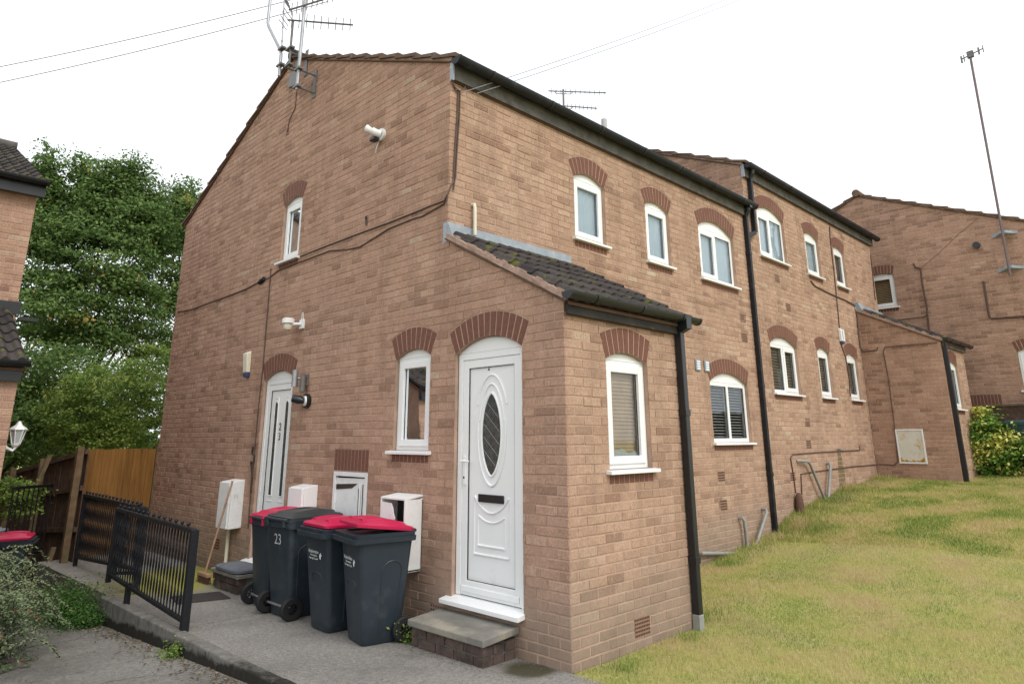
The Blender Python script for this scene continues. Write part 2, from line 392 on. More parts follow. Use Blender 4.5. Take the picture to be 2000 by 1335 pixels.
# ------------------------------------------------------------------ object helpers
LOC = {}
def props(o, label=None, cat=None, group=None, kind=None):
    if label: o['label'] = label
    if cat: o['category'] = cat
    if group: o['group'] = group
    if kind: o['kind'] = kind
    return o
def empty(name, loc, label=None, cat=None, group=None, kind=None):
    o = bpy.data.objects.new(name, None); COL.objects.link(o)
    o.empty_display_size = .2
    o.location = loc; LOC[o.name] = Vector(loc)
    return props(o, label, cat, group, kind)
def link_mesh(name, me, mat, parent, origin):
    o = bpy.data.objects.new(name, me); COL.objects.link(o)
    if mat and not me.materials: me.materials.append(mat)
    LOC[o.name] = Vector(origin)
    if parent is not None:
        o.parent = parent
        o.location = Vector(origin) - LOC[parent.name]
    else:
        o.location = origin
    return o
class MB:
    def __init__(s): s.v = []; s.f = []; s.t = []; s.sm = False
    def add(s, vs, fs, tone=0.0):
        k = len(s.v); s.v.extend([tuple(map(float, p)) for p in vs])
        s.f.extend([tuple(i + k for i in f) for f in fs]); s.t.extend([tone] * len(fs))
        return s
    def box(s, a, b, tone=0.0):
        x0, y0, z0 = a; x1, y1, z1 = b
        return s.add([(x0, y0, z0), (x1, y0, z0), (x1, y1, z0), (x0, y1, z0), (x0, y0, z1), (x1, y0, z1), (x1, y1, z1), (x0, y1, z1)],
                     [(0, 3, 2, 1), (4, 5, 6, 7), (0, 1, 5, 4), (1, 2, 6, 5), (2, 3, 7, 6), (3, 0, 4, 7)], tone)
    def obox(s, p, ax, ay, az, tone=0.0):      # box from corner p with three edge vectors
        p, ax, ay, az = map(Vector, (p, ax, ay, az))
        q = [p, p + ax, p + ax + ay, p + ay]
        return s.add(q + [c + az for c in q], [(0, 3, 2, 1), (4, 5, 6, 7), (0, 1, 5, 4), (1, 2, 6, 5), (2, 3, 7, 6), (3, 0, 4, 7)], tone)
    def tube(s, pts, r, n=8, caps=True, tone=0.0):
        pts = [Vector(p) for p in pts]
        rs = r if isinstance(r, (list, tuple)) else [r] * len(pts)
        rings = []; up = None
        for i, p in enumerate(pts):
            t = (pts[min(i + 1, len(pts) - 1)] - pts[max(i - 1, 0)])
            if t.length < 1e-9: t = Vector((0, 0, 1))
            t.normalize()
            if up is None:
                up = Vector((0, 0, 1)) if abs(t.z) < .9 else Vector((1, 0, 0))
            a = t.cross(up)
            if a.length < 1e-4: a = t.cross(Vector((0, 1, 0)))
            a.normalize(); b2 = a.cross(t); up = b2
            rings.append([p + (a * math.cos(2 * math.pi * k / n) + b2 * math.sin(2 * math.pi * k / n)) * rs[i] for k in range(n)])
        vs = [q for g in rings for q in g]; fs = []
        for i in range(len(pts) - 1):
            for k in range(n):
                fs.append((i * n + k, i * n + (k + 1) % n, (i + 1) * n + (k + 1) % n, (i + 1) * n + k))
        if caps: fs += [tuple(range(n - 1, -1, -1)), tuple((len(pts) - 1) * n + k for k in range(n))]
        return s.add(vs, fs, tone)
    def prism(s, poly, vec, tone=0.0):          # polygon (3D points) pushed along vec
        n = len(poly); vec = Vector(vec)
        a = [Vector(p) for p in poly]
        return s.add(a + [p + vec for p in a], [tuple(range(n)), tuple(range(2 * n - 1, n - 1, -1))] + [(i, (i + 1) % n, n + (i + 1) % n, n + i) for i in range(n)], tone)
    def loft(s, rings, caps=True, tone=0.0):
        n = len(rings[0]); vs = [p for g in rings for p in g]; fs = []
        for i in range(len(rings) - 1):
            for k in range(n): fs.append((i * n + k, i * n + (k + 1) % n, (i + 1) * n + (k + 1) % n, (i + 1) * n + k))
        if caps: fs += [tuple(range(n - 1, -1, -1)), tuple((len(rings) - 1) * n + k for k in range(n))]
        return s.add(vs, fs, tone)
    def mesh(s, name, org, recalc=True):
        me = bpy.data.meshes.new(name)
        o = Vector(org)
        me.from_pydata([(p[0] - o.x, p[1] - o.y, p[2] - o.z) for p in s.v], [], s.f)
        if any(s.t):
            at = me.attributes.new('tone', 'FLOAT', 'FACE'); at.data.foreach_set('value', s.t)
        if recalc and len(s.f) < 30000:
            bm = bmesh.new(); bm.from_mesh(me); bmesh.ops.recalc_face_normals(bm, faces=bm.faces); bm.to_mesh(me); bm.free()
        me.update()
        return me
    def build(s, name, mat, parent=None, origin=None, bevel=0, shade=False, recalc=True):
        a = np.array(s.v)
        if origin is None:
            origin = (a.min(0) + a.max(0)) / 2
            if parent is None: origin[2] = a[:, 2].min()
        me = s.mesh(name, origin, recalc)
        if shade:
            for p in me.polygons: p.use_smooth = True
            try: me.set_sharp_from_angle(angle=math.radians(40))
            except Exception: pass
        o = link_mesh(name, me, mat, parent, origin)
        if bevel:
            bv = o.modifiers.new('bevel', 'BEVEL'); bv.width = bevel; bv.segments = 2; bv.limit_method = 'ANGLE'; bv.angle_limit = math.radians(40)
        return o
def copy_tree(o, parent=None, loc=None):
    c = o.copy(); COL.objects.link(c)
    if parent is not None: c.parent = parent
    if loc is not None: c.location = loc
    for ch in [x for x in bpy.data.objects if x.parent == o and x != c]: copy_tree(ch, c)
    return c

# ------------------------------------------------------------------ brick walls
class Plane:
    def __init__(s, o, U, Nn): s.o = Vector(o); s.U = Vector(U); s.N = Vector(Nn); s.Z = Vector((0, 0, 1))
    def P(s, u, z, d=0.0): return s.o + s.U * u + s.N * d + s.Z * z
GABLE = Plane((0, 0, 0), (0, 1, 0), (-1, 0, 0))
class Opening:
    def __init__(s, u0, u1, z0, zs, rise=0.0, head='arch', sill=True, blank=False):
        s.u0, s.u1, s.z0, s.zs, s.rise, s.head, s.sill, s.blank = u0, u1, z0, zs, rise, head, sill, blank
        w = u1 - u0; s.w = w; s.uc = (u0 + u1) / 2
        if head == 'arch':
            s.R = (w * w / 4 + rise * rise) / (2 * rise); s.cz = zs + rise - s.R
            s.th = math.asin(w / 2 / s.R)
            s.ext = [s.pt(1, t) for t in np.linspace(-1, 1, 21)]
            s.e0, s.e1 = s.ext[0][0], s.ext[-1][0]
            s.top = zs + rise + .235
        else:
            s.e0, s.e1 = u0 - .01, u1 + .01; s.top = zs + (.235 if head == 'flat' else 0)
        s.bot = z0 - (.115 if sill else 0)
    def pt(s, k, t):   # k=0 intrados, 1 extrados; t in -1..1
        a = s.th * t; i = (s.uc + s.R * math.sin(a), s.cz + s.R * math.cos(a))
        if k == 0: return i
        b = a * .72; L = .225 * k
        return (i[0] + L * math.sin(b), i[1] + L * math.cos(b))
    def intr(s, u):
        if s.head != 'arch': return s.zs
        x = min(max(u - s.uc, -s.w / 2), s.w / 2)
        return s.cz + math.sqrt(max(s.R * s.R - x * x, 0))
    def excl(s, u, bricks=True):
        if not bricks:
            return (s.z0, s.intr(u)) if s.u0 < u < s.u1 else None
        lo = s.bot if (s.u0 - .02 < u < s.u1 + .02) else None
        if s.head == 'arch':
            if not (s.e0 < u < s.e1): return None
            hi = float(np.interp(u, [p[0] for p in s.ext], [p[1] for p in s.ext])) + .006
            if s.u0 - .02 < u < s.u1 + .02: return (lo if s.u0 < u < s.u1 or s.sill else s.zs, hi) if s.u0 < u < s.u1 else (s.skew(u), hi)
            return (s.skew(u), hi)
        if s.head == 'flat':
            return (s.bot, s.zs + .235) if s.u0 - .006 < u < s.u1 + .006 else None
        return (s.bot, s.zs) if s.u0 < u < s.u1 else None
    def skew(s, u):
        a, b = s.pt(0, -1), s.pt(1, -1)
        if u > s.uc: a, b = s.pt(0, 1), s.pt(1, 1)
        t = (u - a[0]) / (b[0] - a[0] + 1e-9)
        return a[1] + (b[1] - a[1]) * max(t, 0) - .004

class Wall:
    def __init__(s, plane, u0, u1, zlo, zhi, ops=(), parity=0, start=None, breaks=(), zmin=None, zmax=None, inset0=0, inset1=0):
        s.p, s.u0, s.u1, s.ops, s.parity = plane, u0, u1, list(ops), parity
        s.zlo = zlo if callable(zlo) else (lambda u, z=zlo: z)
        s.zhi = zhi if callable(zhi) else (lambda u, z=zhi: z)
        s.start = u0 if start is None else start
        s.breaks = list(breaks) + [u0, u1]
        us = sorted(set(list(np.linspace(u0, u1, 60)) + s.breaks))
        s.zmin = min(s.zlo(u) for u in us); s.zmax = max(s.zhi(u) for u in us)
        s.inset0, s.inset1 = inset0, inset1
    def solid(s, u, bricks=True):
        iv = [(s.zlo(u), s.zhi(u))]
        for o in s.ops:
            e = o.excl(u, bricks)
            if e is None: continue
            nv = []
            for a, b in iv:
                if e[1] <= a or e[0] >= b: nv.append((a, b)); continue
                if e[0] > a: nv.append((a, e[0]))
                if e[1] < b: nv.append((e[1], b))
            iv = nv
        return iv
    def polys(s, ua, ub, za, zb, bricks=True, step=.02):
        bp = {ua, ub}
        for b in s.breaks:
            if ua < b < ub: bp.add(b)
        for o in s.ops:
            if o.e1 < ua or o.e0 > ub: continue
            for b in (o.u0, o.u1, o.e0, o.e1, o.u0 - .02, o.u1 + .02, o.u0 - .006, o.u1 + .006):
                if ua < b < ub: bp.add(b)
            if o.head == 'arch' and zb > o.zs - .02 and za < o.top:
                k = max(1, int((ub - ua) / step))
                for i in range(1, k):
                    bp.add(ua + (ub - ua) * i / k)
        bp = sorted(bp); chains = []; openc = []
        for a, b in zip(bp[:-1], bp[1:]):
            if b - a < 1e-5: continue
            ia = [(max(l, za), min(h, zb)) for l, h in s.solid(a + 1e-6, bricks) if min(h, zb) - max(l, za) > -1e-6]
            ib = [(max(l, za), min(h, zb)) for l, h in s.solid(b - 1e-6, bricks) if min(h, zb) - max(l, za) > -1e-6]
            if len(ia) != len(ib):
                im = [(max(l, za), min(h, zb)) for l, h in s.solid((a + b) / 2, bricks) if min(h, zb) - max(l, za) > 1e-4]
                ia = ib = im
            new = []
            for (l0, h0), (l1, h1) in zip(ia, ib):
                if max(h0 - l0, h1 - l1) < .006: continue
                hit = None
                for c in openc:
                    if abs(c[-1][0] - a) < 1e-6 and abs(c[-1][1] - l0) < .004 and abs(c[-1][2] - h0) < .004: hit = c; break
                if hit is None:
                    hit = [(a, l0, h0)]; chains.append(hit)
                hit.append((b, l1, h1)); new.append(hit)
            openc = new
        return chains

def brick_solid(mb, P, u0, u1, z0, z1, tone, d=0.0, back=-.022, c=.004, c0=None, c1=None):
    c0 = c if c0 is None else c0; c1 = c if c1 is None else c1
    vs = []
    for (a, b, dd) in (((u0, u1), (z0, z1), back), ((u0, u1), (z0, z1), d - c), ((u0 + c0, u1 - c1), (z0 + c, z1 - c), d)):
        vs += [P(a[0], b[0], dd), P(a[1], b[0], dd), P(a[1], b[1], dd), P(a[0], b[1], dd)]
    fs = [(8, 9, 10, 11)]
    for r in (0, 4):
        for k in range(4): fs.append((r + k, r + (k + 1) % 4, r + 4 + (k + 1) % 4, r + 4 + k))
    mb.add(vs, fs, tone)

STRETCH = {}
def stretcher_mesh(plane, mat):
    key = (tuple(plane.U), mat.name)
    if key not in STRETCH:
        mb = MB(); q = Plane((0, 0, 0), plane.U, plane.N)
        brick_solid(mb, q.P, -.1075, .1075, -.0325, .0325, 0.0)
        me = mb.mesh('brick', (0, 0, 0)); me.materials.append(mat); STRETCH[key] = me
    return STRETCH[key]

def lay_wall(house, wall, mat, acc, cands, bias=0.0):
    """acc: MB collecting the joined bricks; cands: list of full stretchers that could be singled out."""
    P = wall.p.P
    n0 = int(math.floor(wall.zmin / .075)); n1 = int(math.ceil(wall.zmax / .075))
    for n in range(n0, n1 + 1):
        za, zb = n * .075 + .005, n * .075 + .070
        r = random.Random(n * 77 + 13)
        corner = r.random()
        off = 0.0 if (n + wall.parity) % 2 == 0 else -.1125
        k0 = int(math.floor((wall.u0 - wall.start - off) / .225)) - 1
        k1 = int(math.ceil((wall.u1 - wall.start - off) / .225)) + 1
        dark = .22 if random.random() < .1 else 0
        for k in range(k0, k1 + 1):
            ua = wall.start + off + k * .225; ub = ua + .215
            ua, ub = max(ua, wall.u0), min(ub, wall.u1)
            if ub - ua < .012: continue
            jit = random.gauss(0, .0012)
            x = random.random()
            tone = .5 + random.gauss(0, .20) if x > .14 else random.uniform(.02, .22)
            tone = min(max(tone + bias - dark, .01), .98)
            first = ua <= wall.u0 + 1e-6; last = ub >= wall.u1 - 1e-6
            if (first and wall.inset0) or (last and wall.inset1): tone = .15 + .75 * corner; jit = 0
            near = [o for o in wall.ops if not (o.e1 < ua - .03 or o.e0 > ub + .03 or o.u1 + .03 < ua and o.head != 'arch') and not (o.top < za or o.bot > zb)]
            um = (ua + ub) / 2
            inside = all(wall.zlo(u) <= za and wall.zhi(u) >= zb for u in (ua + 1e-5, um, ub - 1e-5)) and not any(ua < b < ub for b in wall.breaks)
            j = .0015
            a2 = ua + random.uniform(-j, j) if not first else ua; b2 = ub + random.uniform(-j, j) if not last else ub
            if not near and inside:
                c0 = 0 if (first and wall.inset0 == 2) else None; c1 = 0 if (last and wall.inset1 == 2) else None
                if not first and not last and abs((ub - ua) - .215) < 1e-3:
                    cands.append((wall, ua, ub, za, zb, tone, jit, mat))
                else:
                    brick_solid(acc, P, a2, b2, za, zb, tone, jit, c0=c0, c1=c1)
                continue
            for ch in wall.polys(ua, ub, za, zb):
                if ch[-1][0] - ch[0][0] < .008: continue
                lo = [(u, l) for u, l, h in ch]; hi = [(u, h) for u, l, h in ch]
                poly = lo + hi[::-1]
                q = []
                for p in poly:
                    if not q or (abs(q[-1][0] - p[0]) + abs(q[-1][1] - p[1])) > 1e-5: q.append(p)
                if abs(q[0][0] - q[-1][0]) + abs(q[0][1] - q[-1][1]) < 1e-5: q.pop()
                if len(q) < 3: continue
                acc.prism([P(u, z, jit) for u, z in q], wall.p.N * (-.022 - jit), tone)

def settle_bricks(house, cands, acc_by_mat, limit=300):
    """the bricks that show largest in the photograph become parts of their own, the rest is joined."""
    sc = []
    for c in cands:
        wall, ua, ub, za, zb = c[:5]
        p = [pixel(wall.p.P(u, z)) for u, z in ((ua, za), (ub, za), (ub, zb), (ua, zb))]
        if min(q[2] for q in p) < .3: sc.append(0); continue
        A = abs(sum(p[i][0] * p[(i + 1) % 4][1] - p[(i + 1) % 4][0] * p[i][1] for i in range(4))) / 2
        cx = sum(q[0] for q in p) / 4; cy = sum(q[1] for q in p) / 4
        if not (0 < cx < 2000 and 0 < cy < 1335): A *= .01
        sc.append(A)
    order = np.argsort(-np.array(sc))
    for r, i in enumerate(order):
        wall, ua, ub, za, zb, tone, jit, mat = cands[i]
        if r < limit:
            o = link_mesh('brick', stretcher_mesh(wall.p, mat), mat, house, wall.p.P((ua + ub) / 2, (za + zb) / 2, jit))
            o.color = (tone, 0, 0, 1)
        else:
            brick_solid(acc_by_mat[mat.name], wall.p.P, ua + random.uniform(-.0015, .0015), ub + random.uniform(-.0015, .0015), za, zb, tone, jit)
    for nm, acc in acc_by_mat.items():
        if acc.f:
            o = acc.build('brickwork', bpy.data.materials[nm], house, recalc=True); o['kind'] = 'stuff'

def mortar_bed(wall, acc, d=-.0045, reveal=True):
    P = wall.p.P
    us = set(wall.breaks)
    if wall.inset0 == 2: us = (us - {wall.u0}) | {wall.u0 - .017}
    for o in wall.ops:
        us |= {o.u0, o.u1}
        if o.head == 'arch': us |= set(np.linspace(o.u0, o.u1, 14))
    us = sorted(u for u in us if wall.u0 - .018 <= u <= wall.u1 + 1e-9)
    for a, b in zip(us[:-1], us[1:]):
        if b - a < 1e-6: continue
        ia, ib = wall.solid(a + 1e-6, False), wall.solid(b - 1e-6, False)
        for (l0, h0), (l1, h1) in zip(ia, ib):
            acc.add([P(a, l0, d), P(b, l1, d), P(b, h1, d), P(a, h0, d)], [(0, 1, 2, 3)])
    if reveal:
        for o in wall.ops:
            if o.blank: continue
            e = .0025
            pts = [(o.u0 + e, o.z0 + e), (o.u0 + e, o.zs - e)]
            if o.head == 'arch': pts += [(u, o.intr(u) - e) for u in np.linspace(o.u0, o.u1, 14)[1:-1]]
            pts += [(o.u1 - e, o.zs - e), (o.u1 - e, o.z0 + e), (o.u0 + e, o.z0 + e)]
            for p, q in zip(pts[:-1], pts[1:]):
                acc.add([P(p[0], p[1], d), P(q[0], q[1], d), P(q[0], q[1], -.16), P(p[0], p[1], -.16)], [(0, 1, 2, 3)])

def arch_bricks(house, wall):
    P = wall.p.P
    for o in wall.ops:
        if o.head == 'arch':
            L = o.e1 - o.e0; n = max(6, int(round(L / .083)))
            for i in range(n):
                g = .0078
                t0 = -1 + 2 * i / n; t1 = -1 + 2 * (i + 1) / n
                pi0, pe0, pi1, pe1 = o.pt(.02, t0), o.pt(.96, t0), o.pt(.02, t1), o.pt(.96, t1)
                def sh(a, b, s):
                    L2 = math.hypot(b[0] - a[0], b[1] - a[1]); return (a[0] + (b[0] - a[0]) * s / L2, a[1] + (b[1] - a[1]) * s / L2)
                q = [sh(pi0, pi1, g), sh(pi1, pi0, g), sh(pe1, pe0, g), sh(pe0, pe1, g)]
                mb = MB(); mb.prism([P(u, z, -.0008 + random.uniform(-.0008, .0008)) for u, z in q], wall.p.N * -.05)
                mb.build('arch_brick', ARCHB, house)
        elif o.head == 'flat':
            n = max(4, int(round((o.u1 - o.u0) / .0675)))
            for i in range(n):
                a = o.u0 + (o.u1 - o.u0) * i / n + .006; b = o.u0 + (o.u1 - o.u0) * (i + 1) / n - .006
                mb = MB(); mb.prism([P(a, o.zs + .01, -.001), P(b, o.zs + .01, -.001), P(b, o.zs + .225, -.001), P(a, o.zs + .225, -.001)], wall.p.N * -.04)
                mb.build('lintel_brick', ARCHB, house)
        if o.sill:
            n = max(4, int(round((o.w + .02) / .069)))
            mb = MB()
            for i in range(n):
                a = o.u0 - .01 + (o.w + .02) * i / n + .006; b = o.u0 - .01 + (o.w + .02) * (i + 1) / n - .006
                q = MB(); q.prism([P(a, o.z0 - .108, -.001), P(b, o.z0 - .108, -.001), P(b, o.z0 - .035, -.001), P(a, o.z0 - .035, -.001)], wall.p.N * -.04)
                if pixel(P(a, o.z0))[2] < 9: q.build('sill_brick', ARCHB, house)
                else: mb.add(q.v, q.f)
            if mb.f: mb.build('sill_brick_row', ARCHB, house)

def frame_bars(mb, P, u0, u1, z0, z1, w, d0, d1):
    for (a, b, c, e) in ((u0, u0 + w, z0, z1), (u1 - w, u1, z0, z1), (u0 + w, u1 - w, z0, z0 + w), (u0 + w, u1 - w, z1 - w, z1)):
        mb.prism([P(a, c, d0), P(b, c, d0), P(b, e, d0), P(a, e, d0)], (P(0, 0, d1) - P(0, 0, d0)))
def quad(P, u0, u1, z0, z1, d):
    return MB().add([P(u0, z0, d), P(u1, z0, d), P(u1, z1, d), P(u0, z1, d)], [(0, 1, 2, 3)])

def window(house, wall, o, lights=1, blind='curtain', opener=0, flip=1, sillout=.055, label=None):
    P = wall.p.P
    D = -.045
    u0, u1, z0, zs = o.u0 + .006, o.u1 - .006, o.z0 + .004, o.zs
    mb = MB(); frame_bars(mb, P, u0, u1, z0, zs, .056, D, D - .06)
    segs = [(u0 + .05, u1 - .05)]
    if lights == 2:
        m = (u0 + u1) / 2
        mb.prism([P(m - .03, z0 + .05, D), P(m + .03, z0 + .05, D), P(m + .03, zs - .05, D), P(m - .03, zs - .05, D)], wall.p.N * -.06)
        segs = [(u0 + .05, m - .03), (m + .03, u1 - .05)]
    win = mb.build('window', UPVC, house, bevel=.004)
    if label: win['label'] = label
    if o.rise:
        us = np.linspace(u0, u1, 13)
        poly = [P(u0, zs + .002, D - .004)] + [P(u, o.intr(u) - .006, D - .004) for u in us[1:-1]] + [P(u1, zs + .002, D - .004)]
        MB().prism(poly, wall.p.N * -.04).build('arch_panel', UPVC, win)
        q = MB()
        q.prism([P(u0, zs, D + .003), P(u1, zs, D + .003), P(u1, zs + .016, D + .003), P(u0, zs + .016, D + .003)], wall.p.N * -.02)
        q.build('arch_trim', UPVC, win)
    for i, (a, b) in enumerate(segs):
        op = (lights == 1) or (i == opener)
        ca, cb, cz0, cz1 = a, b, z0 + .05, zs - .05
        gw = .01
        if op:
            e = .012
            mb = MB(); frame_bars(mb, P, a - e, b + e, cz0 - e, cz1 + e, .064, D + .014, D - .03)
            mb.build('casement', UPVC, win, bevel=.004)
            gw = .05
        g = quad(P, a + gw, b - gw, cz0 + gw, cz1 - gw, D - .018).build('pane', GLASS, win, recalc=False)
        sl = MB(); frame_bars(sl, P, a + gw - .004, b - gw + .004, cz0 + gw - .004, cz1 - gw + .004, .006, D - .012, D - .022)
        sl.build('pane_seal', SEAL, win)
    # what stands behind the glass
    db = D - .062
    if blind == 'curtain':
        mb = MB(); n = 28
        for k in range(n):
            a = u0 + (u1 - u0) * k / n; b = u0 + (u1 - u0) * (k + 1) / n
            da = db + .003 * math.sin(k * 1.9); db2 = db + .003 * math.sin((k + 1) * 1.9)
            mb.add([P(a, z0, da), P(b, z0, db2), P(b, zs, db2), P(a, zs, da)], [(0, 1, 2, 3)])
        mb.build('sky_tinted_curtain', CURTAIN, win, recalc=False)
    elif blind:
        mat, frac, pitch, tilt = {'venetian': (SLATE, 1.0, .042, .35), 'brown': (BLINDB, 1.0, .032, 1.0), 'halfbrown': (BLINDB, .45, .03, .8), 'wood': (BLINDW, 1.0, .04, .8), 'dim': (DIMB, 1.0, .05, 1.0)}[blind]
        mb = MB(); zt = zs - .03; zb = zt - (zt - z0) * frac
        z = zt
        while z > zb:
            wd = .04 if pitch > .035 else .034
            mb.obox(P(u0 + .02, z, db), P(u1 - .02, 0, 0) - P(u0 + .02, 0, 0), wall.p.N * -wd * (1 - tilt * .6) + Vector((0, 0, wd * tilt)), (0, 0, .002))
            z -= pitch
        mb.build('blind', mat, win)
    # closed dark room behind
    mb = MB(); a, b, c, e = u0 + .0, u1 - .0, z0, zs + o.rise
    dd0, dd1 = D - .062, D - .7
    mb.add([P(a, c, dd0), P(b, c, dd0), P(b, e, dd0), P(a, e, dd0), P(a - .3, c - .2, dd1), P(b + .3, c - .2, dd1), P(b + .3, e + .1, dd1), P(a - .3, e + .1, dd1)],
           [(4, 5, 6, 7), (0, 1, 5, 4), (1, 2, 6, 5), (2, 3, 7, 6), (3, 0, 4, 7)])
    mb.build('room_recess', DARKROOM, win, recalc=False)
    # projecting white sill
    su0, su1 = o.u0 - .045, o.u1 + .045
    poly = [(D - .01, o.z0 - .002), (sillout, o.z0 - .012), (sillout, o.z0 - .036), (D - .01, o.z0 - .034)]
    if o.sill: poly = [(D - .01, o.z0 + .004), (sillout, o.z0 - .006), (sillout, o.z0 - .034), (D - .01, o.z0 - .033)]
    MB().prism([P(su0, z, d) for d, z in poly], wall.p.U * (su1 - su0)).build('window_sill', UPVC, win, bevel=.003)
    return win

def air_brick(house, P, N_, u, z, rows=4, w=.215, h=.14):
    mb = MB()
    mb.prism([P(u - w / 2, z - h / 2, .001), P(u + w / 2, z - h / 2, .001), P(u + w / 2, z + h / 2, .001), P(u - w / 2, z + h / 2, .001)], N_ * -.015)
    o = mb.build('air_brick', TERRA, house)
    mb = MB()
    for i in range(rows):
        zc = z - h / 2 + h * (i + .5) / rows
        mb.prism([P(u - w / 2 + .02, zc - .008, .0025), P(u + w / 2 - .02, zc - .008, .0025), P(u + w / 2 - .02, zc + .008, .0025), P(u - w / 2 + .02, zc + .008, .0025)], N_ * -.004)
    mb.build('vent_slot', SEAL, o)
def grid_brick(house, P, N_, u, z, nu=7, nz=5, w=.21, h=.14):
    mb = MB()
    mb.prism([P(u - w / 2, z - h / 2, .001), P(u + w / 2, z - h / 2, .001), P(u + w / 2, z + h / 2, .001), P(u - w / 2, z + h / 2, .001)], N_ * -.015)
    o = mb.build('air_brick', TERRA, house)
    mb = MB()
    for i in range(nu):
        for j in range(nz):
            uc = u - w / 2 + w * (i + .5) / nu; zc = z - h / 2 + h * (j + .5) / nz
            mb.prism([P(uc - .008, zc - .007, .0025), P(uc + .008, zc - .007, .0025), P(uc + .008, zc + .007, .0025), P(uc - .008, zc + .007, .0025)], N_ * -.004)
    mb.build('vent_holes', SEAL, o)

# ------------------------------------------------------------------ roofs
def roll_tile_mesh(name='roof_tile', w=.32, L=.36, rolls=2):
    prof = []
    n = 6 * rolls
    for i in range(n + 1):
        x = w * i / n; ph = (i / 6.0) % 1.0
        prof.append((x, .048 * max(0, math.sin(math.pi * min(1, max(0, (ph - .30) / .66))))))
    vs = []
    for y, lift in ((0, .026), (L, 0)):
        for x, h in prof: vs.append((x, y, h + .020 + lift))
    for x, h in prof: vs.append((x, .004, h * .35 + .002))
    m = len(prof); fs = []
    for i in range(m - 1):
        fs.append((i, i + 1, m + i + 1, m + i)); fs.append((2 * m + i, 2 * m + i + 1, i + 1, i))
    # sides
    vs += [(0, L, -.01), (w, L, -.01)]
    fs.append((2 * m, 0, m, 3 * m)); fs.append((3 * m - 1, 3 * m + 1, 2 * m - 1, m - 1))
    me = bpy.data.meshes.new(name); me.from_pydata(vs, [], fs); me.materials.append(TILE); me.update()
    return me
TILEME = roll_tile_mesh()
def tile_roof(parent, name, x0, xw, nx, eave, ridge, rows, gauge, indiv=True):
    """eave, ridge: (y, z) of the roof plane's lower and upper edge; tiles go up from the eave."""
    ey, ez = eave; ry, rz = ridge
    d = Vector((0, ry - ey, rz - ez)).normalized(); nrm = Vector((1, 0, 0)).cross(d)
    if nrm.z < 0: nrm = -nrm
    R = Matrix((Vector((1, 0, 0)), d, nrm)).transposed().to_4x4()
    for j in range(rows):
        for i in range(nx):
            p = Vector((x0 + i * xw, ey, ez)) + d * (j * gauge) + nrm * .002 * ((i + j) % 2)
            o = link_mesh('roof_tile', TILEME, TILE, parent, p)
            tl = Matrix.Rotation(random.gauss(0, .006), 4, 'X') @ Matrix.Rotation(random.gauss(0, .004), 4, 'Y')
            o.rotation_euler = (R @ tl).to_euler()
            o.scale = (xw / .32 * .995, 1, 1)
            o.color = (random.random() * .98, 0, 0, 1)
def course_roof(house, x0, x1, e, r, n, verge=('L',), over=.03, mat=TILEB, rest=TILE, indiv_verge=True):
    """plain courses seen edge-on: verge tiles one by one, the field behind them joined."""
    e = Vector((0, *e)); r = Vector((0, *r)); d = (r - e); g = d.length / n; d.normalize()
    nrm = Vector((1, 0, 0)).cross(d)
    if nrm.z < 0: nrm = -nrm
    field = MB()
    for i in range(n):
        a = e + d * (g * i); b = e + d * (g * (i + 1) + .05)
        if i == n - 1: b = e + d * (g * (i + 1))
        for xa, xb, own in ((x0 - over, x0 + .28, 'L' in verge), (x0 + .28, x1 - .28, False), (x1 - .28, x1 + over, 'R' in verge)):
            q = [a + nrm * .015, b + nrm * -.015, b + nrm * .01, a + nrm * .058]
            j = random.gauss(0, .004) if own else 0
            poly = [Vector((xa + j, p.y, p.z)) for p in q]
            if own:
                MB().prism(poly, (xb - xa, 0, 0)).build('verge_tile', mat, house)
            else: field.prism(poly, (xb - xa, 0, 0))
    o = field.build('roof', rest, house); o['kind'] = 'stuff'
def verge_band(house, x, e, r, side=-1, t=.045, drop=.05, mortar=True):
    e = Vector((x, *e)); r = Vector((x, *r)); d = (r - e).normalized(); nrm = Vector((1, 0, 0)).cross(d)
    if nrm.z < 0: nrm = -nrm
    L = (r - e).length
    if mortar:
        mb = MB(); k = 26
        for i in range(k):
            a = e + d * (L * i / k); b = e + d * (L * (i + 1) / k)
            h0 = .035 + .012 * math.sin(i * 1.7) + .006 * random.random()
            mb.prism([a + nrm * -.015, b + nrm * -.015, b + nrm * h0, a + nrm * h0], (side * (.012 + .01 * random.random()), 0, 0))
        mb.build('verge_mortar', VERGEM, house)
    mb = MB(); mb.prism([e + nrm * -.03, r + nrm * -.03, r + nrm * -.016, e + nrm * -.016], (side * .03, 0, 0))
    mb.build('undercloak', TRIMB, house)

